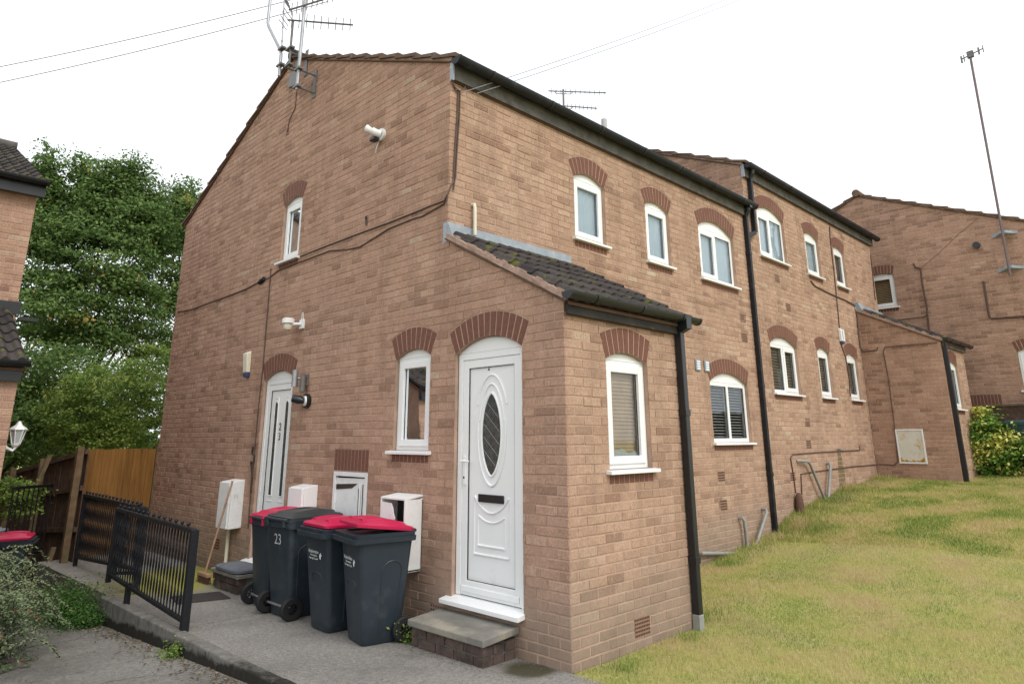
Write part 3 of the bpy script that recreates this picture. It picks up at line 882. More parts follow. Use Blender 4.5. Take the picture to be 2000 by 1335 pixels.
def gutter(house, x0, x1, y, z, r=.056, mat=None, caps=True, nb=6, t=.004):
    mat = mat or GUTTERM
    mb = MB(); n = 10; outer = []; inner = []
    for k in range(n + 1):
        a = math.pi + math.pi * k / n
        outer.append((y + r * math.cos(a), z + r * 1.05 * math.sin(a))); inner.append((y + (r - t) * math.cos(a), z + (r - t) * 1.05 * math.sin(a)))
    prof = outer + inner[::-1]
    mb.prism([(x0, a, b) for a, b in prof], (x1 - x0, 0, 0))
    g = mb.build('gutter', mat, house, shade=True)
    for xe in (x0, x1):
        dx = (-.006, .02) if xe == x0 else (-.02, .006)
        mb = MB(); mb.prism([(xe + dx[0], y + (r + .004) * math.cos(math.pi + math.pi * k / n), z + (r + .004) * 1.05 * math.sin(math.pi + math.pi * k / n)) for k in range(n + 1)] , (dx[1] - dx[0], 0, 0))
        mb.build('gutter_end_cap', mat, g)
    for i in range(nb):
        xc = x0 + (x1 - x0) * (i + .5) / nb
        mb = MB(); pr = [(y + (r + .006) * math.cos(math.pi + math.pi * k / n), z + (r + .006) * 1.05 * math.sin(math.pi + math.pi * k / n)) for k in range(n + 1)]
        pr2 = [(y + r * math.cos(math.pi + math.pi * k / n), z + r * 1.05 * math.sin(math.pi + math.pi * k / n)) for k in range(n + 1)][::-1]
        mb.prism([(xc, a, b) for a, b in pr + pr2], (.03, 0, 0)); mb.box((xc, y + r - .005, z - .01), (xc + .03, y + r + .02, z + .01))
        mb.build('gutter_bracket', BLACKP, g)
    return g
def square_pipe(house, x, y, z0, z1, s=.065, joints=(), mat=None, shoe=False):
    mat = mat or GUTTERM
    h = s / 2
    mb = MB(); mb.box((x - h, y - h, z0), (x + h, y + h, z1))
    p = mb.build('downpipe', mat, house, bevel=.006)
    for zj in joints:
        MB().box((x - h - .007, y - h - .007, zj - .03), (x + h + .007, y + h + .007, zj + .03)).build('pipe_clip', BLACKP, p, bevel=.003)
    return p

# ================================================================== GROUND
def zlow(y): return -.05 - .06 * y if y > -2 else .07
def zpath(x, y): return -.06 - .013 * max(y, -4)
LX = [-40, 1.8, 4.5, 6.3, 7.2, 8.4, 9.7, 11.4, 13, 16, 40]
LZ = [-.07, -.07, -.05, .08, .36, .50, .64, .74, .82, .88, 1.2]
LZ2 = [-.07, -.07, .04, .22, .32, .45, .60, .72, .80, .86, 1.2]
def zlawn(x, y):
    a = np.interp(x, LX, LZ); b = np.interp(x, LX, LZ2)
    t = np.clip((1.5 - y) / 1.6, 0, 1)
    z = a * (1 - t) + b * t
    return z + .012 * np.sin(x * 2.1 + y * 1.3) * np.clip((x - .5) / 2, 0, 1) + .01 * np.sin(x * .9 - y * 2.4) * np.clip((x - .5) / 2, 0, 1)
def grid(name, xs, ys, zf, mat, label=None, kind='structure'):
    xs, ys = np.asarray(xs), np.asarray(ys)
    X, Y = np.meshgrid(xs, ys); Z = zf(X, Y)
    vs = np.stack([X.ravel(), Y.ravel(), np.asarray(Z).ravel()], 1)
    nx = len(xs); fs = [(j * nx + i, j * nx + i + 1, (j + 1) * nx + i + 1, (j + 1) * nx + i) for j in range(len(ys) - 1) for i in range(nx - 1)]
    me = bpy.data.meshes.new(name); me.from_pydata(vs.tolist(), [], fs); me.materials.append(mat); me.update()
    for p in me.polygons: p.use_smooth = True
    o = bpy.data.objects.new(name, me); COL.objects.link(o); LOC[name] = Vector((0, 0, 0))
    o['kind'] = kind
    if label: o['label'] = label
    return o
grid('ground', np.linspace(-400, 400, 9), np.linspace(-400, 400, 9), lambda X, Y: X * 0 - 1.35, LAWNM, 'wide grassy ground beneath the houses')
lawn = grid('lawn', np.concatenate([np.linspace(-.06, 14, 90), np.linspace(14.6, 45, 14)]), np.concatenate([np.linspace(-30, -6, 8), np.linspace(-5.5, 1.55, 60)]), zlawn, LAWNM, 'mown yellowing lawn rising to the right in front of the houses')
# upper path: two concrete slabs with a narrow joint
def slab(name, x0, x1, y0, y1, zf, mat, th=.3, label=None):
    nx, ny = 8, max(2, int((y1 - y0) / .4))
    mb = MB(); xs = np.linspace(x0, x1, nx); ys = np.linspace(y0, y1, ny)
    for i in range(nx - 1):
        for j in range(ny - 1):
            q = [(xs[i], ys[j]), (xs[i + 1], ys[j]), (xs[i + 1], ys[j + 1]), (xs[i], ys[j + 1])]
            mb.add([(a, b, zf(a, b)) for a, b in q], [(0, 1, 2, 3)])
    for j in range(ny - 1):
        for x in (x0, x1):
            mb.add([(x, ys[j], zf(x, ys[j])), (x, ys[j + 1], zf(x, ys[j + 1])), (x, ys[j + 1], zf(x, ys[j + 1]) - th), (x, ys[j], zf(x, ys[j]) - th)], [(0, 1, 2, 3)])
    for i in range(nx - 1):
        for y in (y0, y1):
            mb.add([(xs[i], y, zf(xs[i], y)), (xs[i + 1], y, zf(xs[i + 1], y)), (xs[i + 1], y, zf(xs[i + 1], y) - th), (xs[i], y, zf(xs[i], y) - th)], [(0, 1, 2, 3)])
    o = mb.build(name, mat, None, origin=(0, 0, 0), recalc=False)
    o['kind'] = 'structure'
    if label: o['label'] = label
    return o
slab('path', -1.46, -.002, -4.5, 3.42, zpath, PATHM, label='concrete path beside the gable wall and bins')
slab('path', -1.46, -.002, 3.435, 9.0, zpath, PATHM, label='far slab of the concrete path by the railings')
slab('lower_path', -9, -1.56, -6, 3.25, lambda x, y: zlow(y) - .004, LOWM, label='near slab of the sloping lower concrete path')
slab('lower_path', -9, -1.56, 3.262, 16, lambda x, y: zlow(y) - .004, LOWM, label='far slab of the sloping lower path towards the fence')

# ================================================================== HOUSE 1 (near)
FR = Plane((0, 1.5, 0), (1, 0, 0), (0, -1, 0))
PF = Plane((0, 0, 0), (1, 0, 0), (0, -1, 0))
def roofline(y, y0=1.5, z0=5.44, ya=5.22, za=7.05, y1=8.95, z1=5.36):
    return z0 + (za - z0) * (y - y0) / (ya - y0) if y < ya else za + (z1 - za) * (y - ya) / (y1 - ya)
def porchline(y): return 2.655 + y * .547

h1 = empty('brick_house', (3.3, 5.2, 0), 'near pale red brick house with gable, white front door and tiled lean-to porch', 'house')
ops_g = {
 'door1': Opening(.475, 1.345, .235, 2.31, .13, sill=False),
 'win': Opening(1.71, 2.29, 1.44, 2.34, .085),
 'door2': Opening(4.455, 5.26, .10, 2.30, .11, sill=False),
 'up': Opening(4.585, 5.11, 3.885, 4.70, .085),
 'cup': Opening(2.70, 3.37, .55, 1.215, 0, head='flat', sill=False),
}
wg = Wall(GABLE, 0, 8.95, -.75, lambda u: porchline(u) if u < 1.5 else roofline(u), ops_g.values(), 0, breaks=(1.5, 5.22), inset0=1)
ops_p = {'w': Opening(.53, 1.145, 1.30, 2.205, .07)}
wp = Wall(PF, .0215, 1.70, -.3, 2.66, ops_p.values(), 0, start=0, inset0=2)
ops_f = {'w1': Opening(1.99, 2.61, 3.90, 4.69, .10), 'w2': Opening(3.53, 4.13, 3.89, 4.70, .095), 'w3': Opening(4.95, 6.06, 3.885, 4.71, .165),
         'g': Opening(4.95, 6.10, 1.48, 2.345, .145)}
wf = Wall(FR, .0215, 6.6, lambda u: 3.4 if u < 1.72 else -.3, 5.36, ops_f.values(), 0, start=0, breaks=(1.72,), inset0=2)
# porch right side, facing away
PS = Plane((1.70, 0, 0), (0, 1, 0), (1, 0, 0))
ws = Wall(PS, .0215, 1.478, -.3, lambda u: porchline(u) - .02, (), 1, start=0, inset0=2)
cands = []; accs = {BRICK.name: MB(), BRICK_F.name: MB()}
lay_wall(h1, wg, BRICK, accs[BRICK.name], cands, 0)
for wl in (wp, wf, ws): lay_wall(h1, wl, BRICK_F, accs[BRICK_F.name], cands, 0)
settle_bricks(h1, cands, accs)
mo = MB()
for wl in (wg, wp, wf, ws): mortar_bed(wl, mo)
mo.build('mortar_bed', MORTAR, h1, recalc=False)
for wl in (wg, wp, wf): arch_bricks(h1, wl)
# plain rear and party faces, never seen from the street
mb = MB(); mb.add([(0, 8.945, -1), (6.6, 8.945, -1), (6.6, 8.945, 5.36), (0, 8.945, 5.36)], [(0, 1, 2, 3)])
mb.build('rear_wall', MORTAR, h1, recalc=False)

window(h1, wg, ops_g['win'], 1, 'halfbrown', label='white window with a half lowered brown blind')
window(h1, wg, ops_g['up'], 1, 'curtain')
window(h1, wp, ops_p['w'], 1, 'brown', label='white porch window with a brown blind down')
window(h1, wf, ops_f['w1'], 1, 'curtain')
window(h1, wf, ops_f['w2'], 1, 'curtain')
window(h1, wf, ops_f['w3'], 2, 'curtain', opener=0)
window(h1, wf, ops_f['g'], 2, 'venetian', opener=9, label='white double window with white slatted blinds')

# pink tub and crumpled cloth on the inner sills
w_pink = [c for c in bpy.data.objects if c.parent == h1 and c.name.startswith('window')]
mb = MB(); mb.tube([(.16, 1.88, 1.50), (.16, 1.88, 1.64)], .09, 14); mb.build('pink_tub', PINK, w_pink[0], shade=True)
mb = MB(); cv = []; nx_, ny_ = 22, 8
for j in range(ny_):
    for i in range(nx_):
        u_ = .60 + .48 * i / (nx_ - 1); k_ = j / (ny_ - 1)
        cv.append((u_, .085 + .006 * math.sin(i * 1.1 + j), 1.35 + (.13 - .06 * i / nx_ + .012 * math.sin(i * .8)) * k_ + .004 * math.sin(i * 2.3 + j * 1.7)))
mb.add(cv, [(j * nx_ + i, j * nx_ + i + 1, (j + 1) * nx_ + i + 1, (j + 1) * nx_ + i) for j in range(ny_ - 1) for i in range(nx_ - 1)])
mb.build('crumpled_cloth', UPVC_OLD, w_pink[2], shade=True, recalc=False)
G = GABLE.P

# ---- front door
def text_mesh(s, size, name, mat, parent, org, right, up, extr=.001, align='CENTER'):
    cu = bpy.data.curves.new('t', 'FONT'); cu.body = s; cu.size = size; cu.align_x = align; cu.align_y = 'CENTER'; cu.extrude = extr / 2; cu.resolution_u = 3
    ob = bpy.data.objects.new('t', cu); COL.objects.link(ob)
    dg = bpy.context.evaluated_depsgraph_get()
    me = bpy.data.meshes.new_from_object(ob.evaluated_get(dg))
    bpy.data.objects.remove(ob); bpy.data.curves.remove(cu)
    right, up = Vector(right), Vector(up); nn = right.cross(up)
    mtx = Matrix((right, up, nn)).transposed().to_4x4()
    me.transform(mtx); me.materials.clear(); me.materials.append(mat)
    return link_mesh(name, me, mat, parent, org)
def oval(P, uc, zc, a, b, d, n=40, pointy=0.0, t0=0, t1=2 * math.pi):
    pts = []
    for k in range(n + 1):
        t = t0 + (t1 - t0) * k / n
        sx = math.copysign(abs(math.sin(t)) ** (1 + pointy), math.sin(t))
        pts.append(P(uc + a * sx, zc + b * math.cos(t), d))
    return pts
def door(house, wall, o, kind, label):
    P = wall.p.P
    D = -.045; u0, u1, z0, zs = o.u0 + .006, o.u1 - .006, o.z0, o.zs
    mb = MB()
    for (a, b, c, e) in ((u0, u0 + .06, z0 + .03, zs), (u1 - .06, u1, z0 + .03, zs), (u0 + .06, u1 - .06, zs - .06, zs)):
        mb.prism([P(a, c, D), P(b, c, D), P(b, e, D), P(a, e, D)], wall.p.N * -.07)
    fr = mb.build('door_frame', UPVC, house, bevel=.004)
    us = np.linspace(u0, u1, 15)
    poly = [P(u0, zs + .002, D - .003)] + [P(u, o.intr(u) - .006, D - .003) for u in us[1:-1]] + [P(u1, zs + .002, D - .003)]
    MB().prism(poly, wall.p.N * -.04).build('arch_panel', UPVC, fr)
    # leaf: stiles and rails round an inset panel
    a, b, c, e = u0 + .062, u1 - .062, z0 + .035, zs - .062
    s = .075
    lf = MB(); dl = D - .006
    for (p, q, r_, t) in ((a, a + s, c, e), (b - s, b, c, e), (a + s, b - s, c, c + .12), (a + s, b - s, e - s, e)):
        lf.prism([P(p, r_, dl), P(q, r_, dl), P(q, t, dl), P(p, t, dl)], wall.p.N * -.05)
    leaf = lf.build('door', UPVC, house, bevel=.004); leaf['label'] = label
    pa, pb, pc, pe = a + s + .004, b - s - .004, c + .124, e - s - .004
    MB().prism([P(pa, pc, dl - .016), P(pb, pc, dl - .016), P(pb, pe, dl - .016), P(pa, pe, dl - .016)], wall.p.N * -.02).build('door_panel', UPVC, leaf)
    sl = MB(); frame_bars(sl, P, pa - .006, pb + .006, pc - .006, pe + .006, .006, dl - .004, dl - .03); sl.build('panel_seal', SEAL, leaf)
    frame_bars(sl := MB(), P, a - .003, b + .003, c - .003, e + .003, .003, dl - .006, dl - .03); sl.build('leaf_gap', SEAL, leaf)
    # a strip of weatherboard at the foot
    MB().prism([P(a + .02, c + .03, dl), P(b - .02, c + .03, dl), P(b - .02, c + .075, dl), P(a + .02, c + .075, dl)], wall.p.N * .014).build('weather_bar', UPVC, leaf, bevel=.004)
    dp = dl - .015
    if kind == 'oval':
        uc, zc = .91, 1.59
        ring = MB()
        pts = oval(P, uc, zc, .126, .352, dp, 48, .25); ring.tube(pts, .013, 8, False)
        ring.build('glass_surround', UPVC, leaf, shade=True)
        g = MB(); n = 40
        pl = [p for p in oval(P, uc, zc, .122, .347, dp + .004, n, .25)][:-1]
        g.add(pl, [tuple(range(len(pl)))]); g.build('oval_glass', DARKGLASSM, leaf, recalc=False)
        led = MB()
        for k in range(-3, 4):
            for sg in (1, -1):
                p0 = P(uc - .10, zc + k * .11 - sg * .09, dp + .006); p1 = P(uc + .10, zc + k * .11 + sg * .09, dp + .006)
                seg = [p0 + (p1 - p0) * t for t in np.linspace(0, 1, 21)]
                run = [q for q in seg if ((q.y - uc) / .115) ** 2 + ((q.z - zc) / .33) ** 2 < .85] if abs(P(1, 0, 0).y - 1) < 1e-6 else seg
                if len(run) > 1: led.tube([run[0], run[-1]], .0016, 4)
        if led.f: led.build('leaded_lines', STEEL, leaf)
        mo_ = MB()
        mo_.tube(oval(P, uc, zc + .01, .175, .44, dp, 40, .12, math.pi * .42, math.pi * 1.58), .011, 8)
        mo_.tube(oval(P, uc, zc, .215, .51, dp, 40, 0, -1.05, 1.05), .010, 8)
        mo_.tube(oval(P, uc, zc, .165, .43, dp, 40, 0.1, -1.3, 1.3), .010, 8)
        mo_.tube([P(uc + x, .94 + .13 * (abs(x) / .21) ** 2, dp) for x in np.linspace(-.21, .21, 21)], .011, 8)
        mo_.tube([P(uc + x, .865 + .05 * (abs(x) / .16) ** 2, dp) for x in np.linspace(-.16, .16, 17)], .009, 8)
        for hw, zb, zt in ((.165, .675, .90), (.215, .605, .63)):
            mo_.tube([P(uc - hw, zb, dp), P(uc + hw, zb, dp)], .011, 8)
        for sg in (-1, 1):
            mo_.tube([P(uc + sg * .165, .675, dp), P(uc + sg * .165, .895, dp)], .006, 6)
            mo_.tube([P(uc + sg * .215, .605, dp), P(uc + sg * .215, 1.06, dp)], .006, 6)
        mo_.build('raised_moulding', UPVC, leaf, shade=True)
        MB().prism([P(uc - .155, 1.025, dp), P(uc + .155, 1.025, dp), P(uc + .155, 1.09, dp), P(uc - .155, 1.09, dp)], wall.p.N * .016).build('letterbox', BLACKP, leaf, bevel=.004)
        text_mesh('2', .06, 'door_number', BLACKP, leaf, P(.95, 2.16, dp + .002), -wall.p.U, (0, 0, 1), .003)
        hd = MB(); hu = b - s / 2
        hd.prism([P(hu - .014, 1.16, dl), P(hu + .014, 1.16, dl), P(hu + .014, 1.40, dl), P(hu - .014, 1.40, dl)], wall.p.N * .012)
        hd.tube([P(hu, 1.36, dl + .01), P(hu, 1.36, dl + .05), P(hu - .10, 1.358, dl + .05)], .009, 8)
        hb = hd.build('handle', UPVC, leaf, bevel=.002)
        MB().tube([P(hu, 1.22, dl + .012), P(hu, 1.22, dl + .017)], .009, 8).build('keyhole', BLACKP, leaf)
    else:
        for uc in (4.68, 4.965):
            g = MB(); zb, zt = .88, 2.0; hw = .036
            poly = [P(uc - hw, zb, dp + .004), P(uc + hw, zb, dp + .004)] + [P(uc + hw * math.cos(t), zt - .03 + .045 * math.sin(t), dp + .004) for t in np.linspace(0, math.pi, 9)]
            g.add(poly, [tuple(range(len(poly)))]); g.build('glass_strip', DARKGLASSM, leaf, recalc=False)
            mo_ = MB(); r = [P(uc - hw - .008, zb - .01, dp), P(uc + hw + .008, zb - .01, dp)] + [P(uc + (hw + .008) * math.cos(t), zt - .03 + .053 * math.sin(t), dp) for t in np.linspace(0, math.pi, 9)]
            mo_.tube(r + [r[0]], .009, 8, False)
            mo_.tube([P(uc + .065 * math.cos(t), zt - .01 + .085 * math.sin(t), dp) for t in np.linspace(.2, math.pi - .2, 9)], .006, 6)
            mo_.tube([P(uc - .06, zb - .07, dp), P(uc + .06, zb - .07, dp)], .007, 6)
            mo_.build('raised_moulding', UPVC, leaf, shade=True)
        text_mesh('2', .13, 'door_number', BLACKP, leaf, P(4.83, 1.70, dp + .002), -wall.p.U, (0, 0, 1), .003)
        text_mesh('3', .13, 'door_number', BLACKP, leaf, P(4.83, 1.58, dp + .002), -wall.p.U, (0, 0, 1), .003)
    # threshold
    su0, su1, so_ = o.u0 - .01, o.u1 + .07, .075
    poly = [(D - .02, o.z0 + .03), (0, o.z0 + .012), (so_, o.z0 - .002), (so_, o.z0 - .036), (D - .02, o.z0 - .02)]
    MB().prism([P(su0, z, d) for d, z in poly], wall.p.U * (su1 - su0)).build('door_sill', UPVC, house, bevel=.003)
    # dark sealant line round the frame on the far side
    mb = MB(); mb.prism([P(o.u1 - .006, z0, D + .002), P(o.u1 + .001, z0, D + .002), P(o.u1 + .001, zs, D + .002), P(o.u1 - .006, zs, D + .002)], wall.p.N * -.03)
    mb.build('frame_sealant', SEAL, fr)
    mb = MB(); mb.add([P(u0 - .1, z0 - .1, -.2), P(u1 + .1, z0 - .1, -.2), P(u1 + .1, zs + .3, -.2), P(u0 - .1, zs + .3, -.2)], [(0, 1, 2, 3)])
    mb.build('dark_lining', DARKROOM, fr, recalc=False)
door(h1, wg, ops_g['door1'], 'oval', 'white front door with a pointed oval glass and black letterbox')
door(h1, wg, ops_g['door2'], 'strips', 'white side door with two slim glass strips')

# ---- flush meter cupboard with peeling door
o = ops_g['cup']
mb = MB(); frame_bars(mb, G, o.u0 + .004, o.u1 - .004, o.z0, o.zs - .004, .045, .002, -.06)
cp = mb.build('meter_cupboard', UPVC_OLD, h1, bevel=.003); cp['label'] = 'peeling white meter cupboard'
MB().prism([G(o.u0 + .052, o.z0 + .05, -.012), G(o.u1 - .05, o.z0 + .05, -.012), G(o.u1 - .05, o.zs - .07, -.012), G(o.u0 + .052, o.zs - .062, -.012)], (.02, 0, 0)).build('cupboard_door', UPVC_OLD, cp)
mb = MB()
mb.prism([G(o.u0 + .20, o.zs - .115, -.008), G(o.u1 - .06, o.zs - .135, -.008), G(o.u1 - .06, o.zs - .19, -.008), G(o.u0 + .30, o.zs - .165, -.008)], (.004, 0, 0))
mb.prism([G(o.u0 + .16, o.z0 + .06, -.008), G(o.u0 + .172, o.z0 + .06, -.008), G(o.u0 + .175, o.zs - .16, -.008), G(o.u0 + .15, o.zs - .2, -.008)], (.004, 0, 0))
mb.prism([G(o.u0 + .085, o.z0 + .06, -.008), G(o.u0 + .095, o.z0 + .06, -.008), G(o.u0 + .1, o.zs - .12, -.008), G(o.u0 + .088, o.zs - .12, -.008)], (.004, 0, 0))
mb.build('rust_gap', BARK, cp)
MB().prism([G(o.u0 + .04, o.z0 + .04, -.03), G(o.u1 - .04, o.z0 + .04, -.03), G(o.u1 - .04, o.zs - .04, -.03), G(o.u0 + .04, o.zs - .04, -.03)], (.01, 0, 0)).build('cupboard_back', DARKROOM, cp)
MB().tube([G(o.u0 + .13, o.zs - .12, .002), G(o.u0 + .13, o.z0 + .1, .002)], .008, 6).build('hinge_rod', UPVC_OLD, cp)

# ---- surface meter boxes: things fixed to the wall
def meter_box(u0, u1, z0, z1, dep, label, broken=False, mat=UPVC_OLD, numbers=None):
    t = empty('meter_box', G((u0 + u1) / 2, z0, 0), label, 'meter box', 'white meter boxes on the gable wall')
    sl = .025
    if not broken:
        mb = MB(); mb.prism([G(u0, z0 + .01, 0), G(u0, z0, dep - .03), G(u0, z1 - sl, dep - .03), G(u0, z1, 0)], (0, u1 - u0, 0))
        mb.build('box_body', mat, t, bevel=.006)
        MB().prism([G(u0 + .008, z0 + .006, dep - .029), G(u1 - .008, z0 + .006, dep - .029), G(u1 - .008, z1 - sl - .006, dep - .029), G(u0 + .008, z1 - sl - .006, dep - .029)], (-.028, 0, 0)).build('box_door', mat, t, bevel=.006)
        if numbers: text_mesh(numbers, .07, 'box_number', WORNPRINT, t, G(u0, (z0 + z1) / 2 + .1, dep / 2 + .0) + Vector((0, -.002, 0)), (-1, 0, 0), (0, 0, 1), .001)
    else:
        th = .018; mb = MB()
        mb.prism([G(u0, z1 - .0, 0), G(u0, z1 - sl, dep), G(u0, z1 - sl - th, dep), G(u0, z1 - th, 0)], (0, u1 - u0, 0))
        mb.box((-dep, u0, z0), (0, u0 + th, z1 - sl - th + .005)); mb.box((-dep, u1 - th, z0), (0, u1, z1 - sl - th + .005))
        mb.box((-dep, u0, z0 - .002), (0, u1, z0 + th)); mb.box((-.012, u0, z0), (0, u1, z1 - .03))
        mb.build('box_body', mat, t, bevel=.003)
        # broken door: the lower part and a ragged flap on the far side remain
        prof = [(u1 - .02, z0 + .02), (u1 - .02, z1 - .07), (u1 - .17, z1 - .075), (u1 - .20, z1 - .12), (u1 - .215, z1 - .17), (u1 - .235, z1 - .20), (u1 - .225, z1 - .26), (u0 + .08, z1 - .30), (u0 + .02, z1 - .29), (u0 + .02, z0 + .02)]
        MB().prism([G(a, b, dep + .003) for a, b in prof], (.012, 0, 0)).build('broken_door', mat, t)
        MB().box((-.014, u0 + th, z0 + th), (-.013, u1 - th, z1 - .06)).build('box_inside', DARKROOM, t)
        MB().box((-.09, u0 + .2, z0 + .2), (-.02, u0 + .33, z0 + .38)).build('meter', BLACKP, t, bevel=.01)
    return t
b1 = meter_box(5.55, 5.88, .44, 1.04, .20, 'tall white meter box behind the leaning broom', numbers='12')
meter_box(3.68, 4.01, .50, 1.055, .19, 'white meter box above the dark lidded bin beside the side door', mat=UPVC)
meter_box(1.77, 2.16, .40, 1.05, .20, 'broken open white meter box behind the nearest bin', broken=True)
t = empty('cable_duct', G(5.80, -.13, .05), 'thin white pipe rising to the tall meter box by the broom', 'pipe')
MB().tube([G(5.80, -.14, .05), G(5.80, .52, .05)], .022, 10).build('duct', CREAM, t, shade=True)
MB().tube([G(5.80, .44, .05), G(5.80, .52, .05)], .028, 10).build('duct_collar', BLACKP, t, shade=True)

# ---- air bricks on gable
air_brick(h1, G, GABLE.N, 6.25, .19, 4)
air_brick(h1, G, GABLE.N, 5.40, .02, 4)
grid_brick(h1, G, GABLE.N, 1.52, .11, 6, 3, .2, .09)
air_brick(h1, G, GABLE.N, 5.208, 5.88, 3, .1, .12)
grid_brick(h1, PF.P, PF.N, .88, .09, 9, 5, .21, .14)
F1 = FR.P
for u, z in ((6.165, 3.40), (6.15, 3.09), (5.07, 1.02), (5.07, .64)): air_brick(h1, F1, FR.N, u, z, 4)
for u in (4.63, 4.875):
    mb = MB(); mb.prism([F1(u - .065, 2.47, 0), F1(u + .065, 2.47, 0), F1(u + .065, 2.63, 0), F1(u - .065, 2.63, 0)], (0, -.018, 0)); v = mb.build('wall_vent', STEEL, h1, bevel=.004)
    mb = MB()
    for k in range(4): mb.box((u - .045, 1.474, 2.49 + k * .033), (u + .045, 1.481, 2.512 + k * .033))
    mb.build('vent_louvre', CURTAIN, v)

# ---- main roof, eaves
NC = 11
course_roof(h1, 0, 6.6, (1.40, 5.43), (5.22, 7.08), NC, ('L',), .045)
course_roof(h1, 0, 6.6, (9.05, 5.30), (5.22, 7.08), NC, ('L',), .045)
verge_band(h1, -.0, (1.47, 5.44), (5.22, 7.085)); verge_band(h1, -.0, (9.0, 5.31), (5.22, 7.085))
mb = MB(); mb.tube([(-.06, 5.22, 7.13), (6.6, 5.22, 7.13)], .085, 12); mb.build('ridge_tile', TILE, h1, shade=True)
mb = MB(); mb.box((.0, 1.452, 5.215), (6.62, 1.478, 5.44)); mb.build('fascia', FASCIA, h1, bevel=.002)
mb = MB(); mb.box((.0, 1.4785, 5.205), (6.6, 1.497, 5.235)); mb.build('soffit_strip', TRIMB, h1)
mb = MB(); mb.prism([(-.012, 1.445, 5.20), (-.012, 1.50, 5.20), (-.012, 1.50, 5.45), (-.012, 1.445, 5.43)], (.02, 0, 0)); mb.build('fascia_end', LEAD, h1)
gutter(h1, -.03, 6.72, 1.378, 5.43, .072, nb=7)
square_pipe(h1, 6.50, 1.455, .10, 5.22, .068, joints=(4.55, 2.35, 1.0))
mb = MB(); mb.tube([(6.50, 1.385, 5.42), (6.50, 1.40, 5.30), (6.50, 1.455, 5.2)], .04, 10); mb.box((6.455, 1.335, 5.33), (6.545, 1.44, 5.46)); mb.build('gutter_outlet', BLACKP, h1, bevel=.004)

# ---- lean-to porch roof
pr = MB()
pr.prism([(-.0, -.06, 2.62), (-.0, 1.5, 3.47), (-.0, 1.5, 3.44), (-.0, -.06, 2.59)], (1.78, 0, 0))
proof = pr.build('porch_roof', TRIMB, h1)
PE, PR_ = (-.10, 2.615), (1.497, 3.49)
tile_roof(proof, 'tile', .02, .296, 6, PE, PR_, 6, .30)
verge_band(h1, .0, (-.05, 2.64), (1.49, 3.485))
mb = MB()
for i in range(9):       # lumpy mortar fillet along the near edge
    t0, t1 = i / 9, (i + 1) / 9
    y0, y1 = -.02 + 1.5 * t0, -.02 + 1.5 * t1
    q = [(y0, porchline(y0) + .0), (y1, porchline(y1) + .0), (y1, porchline(y1) + .035 + .022 * random.random()), (y0, porchline(y0) + .035 + .022 * random.random())]
    mb.prism([(-.028 - .012 * random.random(), a, b) for a, b in q], (.09, 0, 0))
mb.build('mortar_fillet', VERGEM, h1)
# lead flashing: apron along the wall in overlapping pieces, returned round the corner
mb = MB()
lead = None
for i, (a, b) in enumerate(((-.008, .66), (.64, 1.29), (1.27, 1.90))):
    m_ = MB(); k = .0015 * (i % 2)
    m_.prism([(a, 1.492 - k, 3.50), (b, 1.492 - k, 3.50), (b, 1.492 - k, 3.645), (a, 1.492 - k, 3.645)], (0, .006, 0))
    m_.prism([(a, 1.492, 3.50), (b, 1.492, 3.50), (b, 1.38, 3.475), (a, 1.38, 3.475)], (0, 0, .005))
    m_.build('lead_flashing', LEAD, h1)
MB().prism([G(1.40, 3.47, .004), G(1.52, 3.44, .004), G(1.56, 3.42, .004), G(1.56, 3.645, .004), G(1.49, 3.645, .004)], (.006, 0, 0)).build('lead_flashing', LEAD, h1)
mb = MB(); mb.box((-.0, -.045, 2.52), (1.74, -.022, 2.67)); mb.build('porch_fascia', DFASCIA, h1, bevel=.002)
mb = MB(); mb.box((-.0, -.0215, 2.515), (1.72, -.004, 2.54)); mb.build('porch_soffit', TRIMB, h1)
gutter(h1, -.07, 1.90, -.105, 2.685, .056, BLACKP, nb=3)
square_pipe(h1, 1.655, -.045, .06, 2.57, .068, joints=(1.78, .5), mat=BLACKP)
square_pipe(h1, 1.655, -.045, -.1, .06, .075, mat=GREYPIPE)
mb = MB(); mb.box((1.61, -.16, 2.56), (1.70, -.05, 2.70)); mb.prism([(1.62, -.15, 2.56), (1.69, -.15, 2.56), (1.69, -.012, 2.50), (1.62, -.012, 2.50)], (0, 0, .05)); mb.build('gutter_outlet', BLACKP, h1, bevel=.004)
# white overflow pipe
mb = MB(); mb.tube([(.325, 1.5, 3.90), (.325, 1.465, 3.90), (.325, 1.455, 3.86), (.325, 1.45, 3.56)], .019, 10); mb.build('overflow_pipe', CREAM, h1, shade=True)
mb = MB(); mb.tube([G(2.967, 3.94, .005), G(2.967, 4.03, .02), G(2.93, 4.04, .03)], .012, 6); mb.build('wall_hook', HOOKM, h1)
# waste pipes low on the front wall
def wpipe(pts, r=.021):
    MB().tube(pts, r, 10).build('waste_pipe', GREYPIPE, h1 if pts[0][0] < 6.6 else h2, shade=True)
wpipe([(4.33, 1.5, .10), (4.33, 1.455, .10), (4.40, 1.45, .095), (5.42, 1.45, -.02), (5.5, 1.45, -.09)], .024)
wpipe([(5.46, 1.5, .44), (5.46, 1.44, .45), (5.50, 1.43, .40), (5.53, 1.43, -.12)], .024)
wpipe([(6.20, 1.5, .51), (6.20, 1.43, .51), (6.19, 1.42, .46), (5.60, 1.42, -.10)], .024)

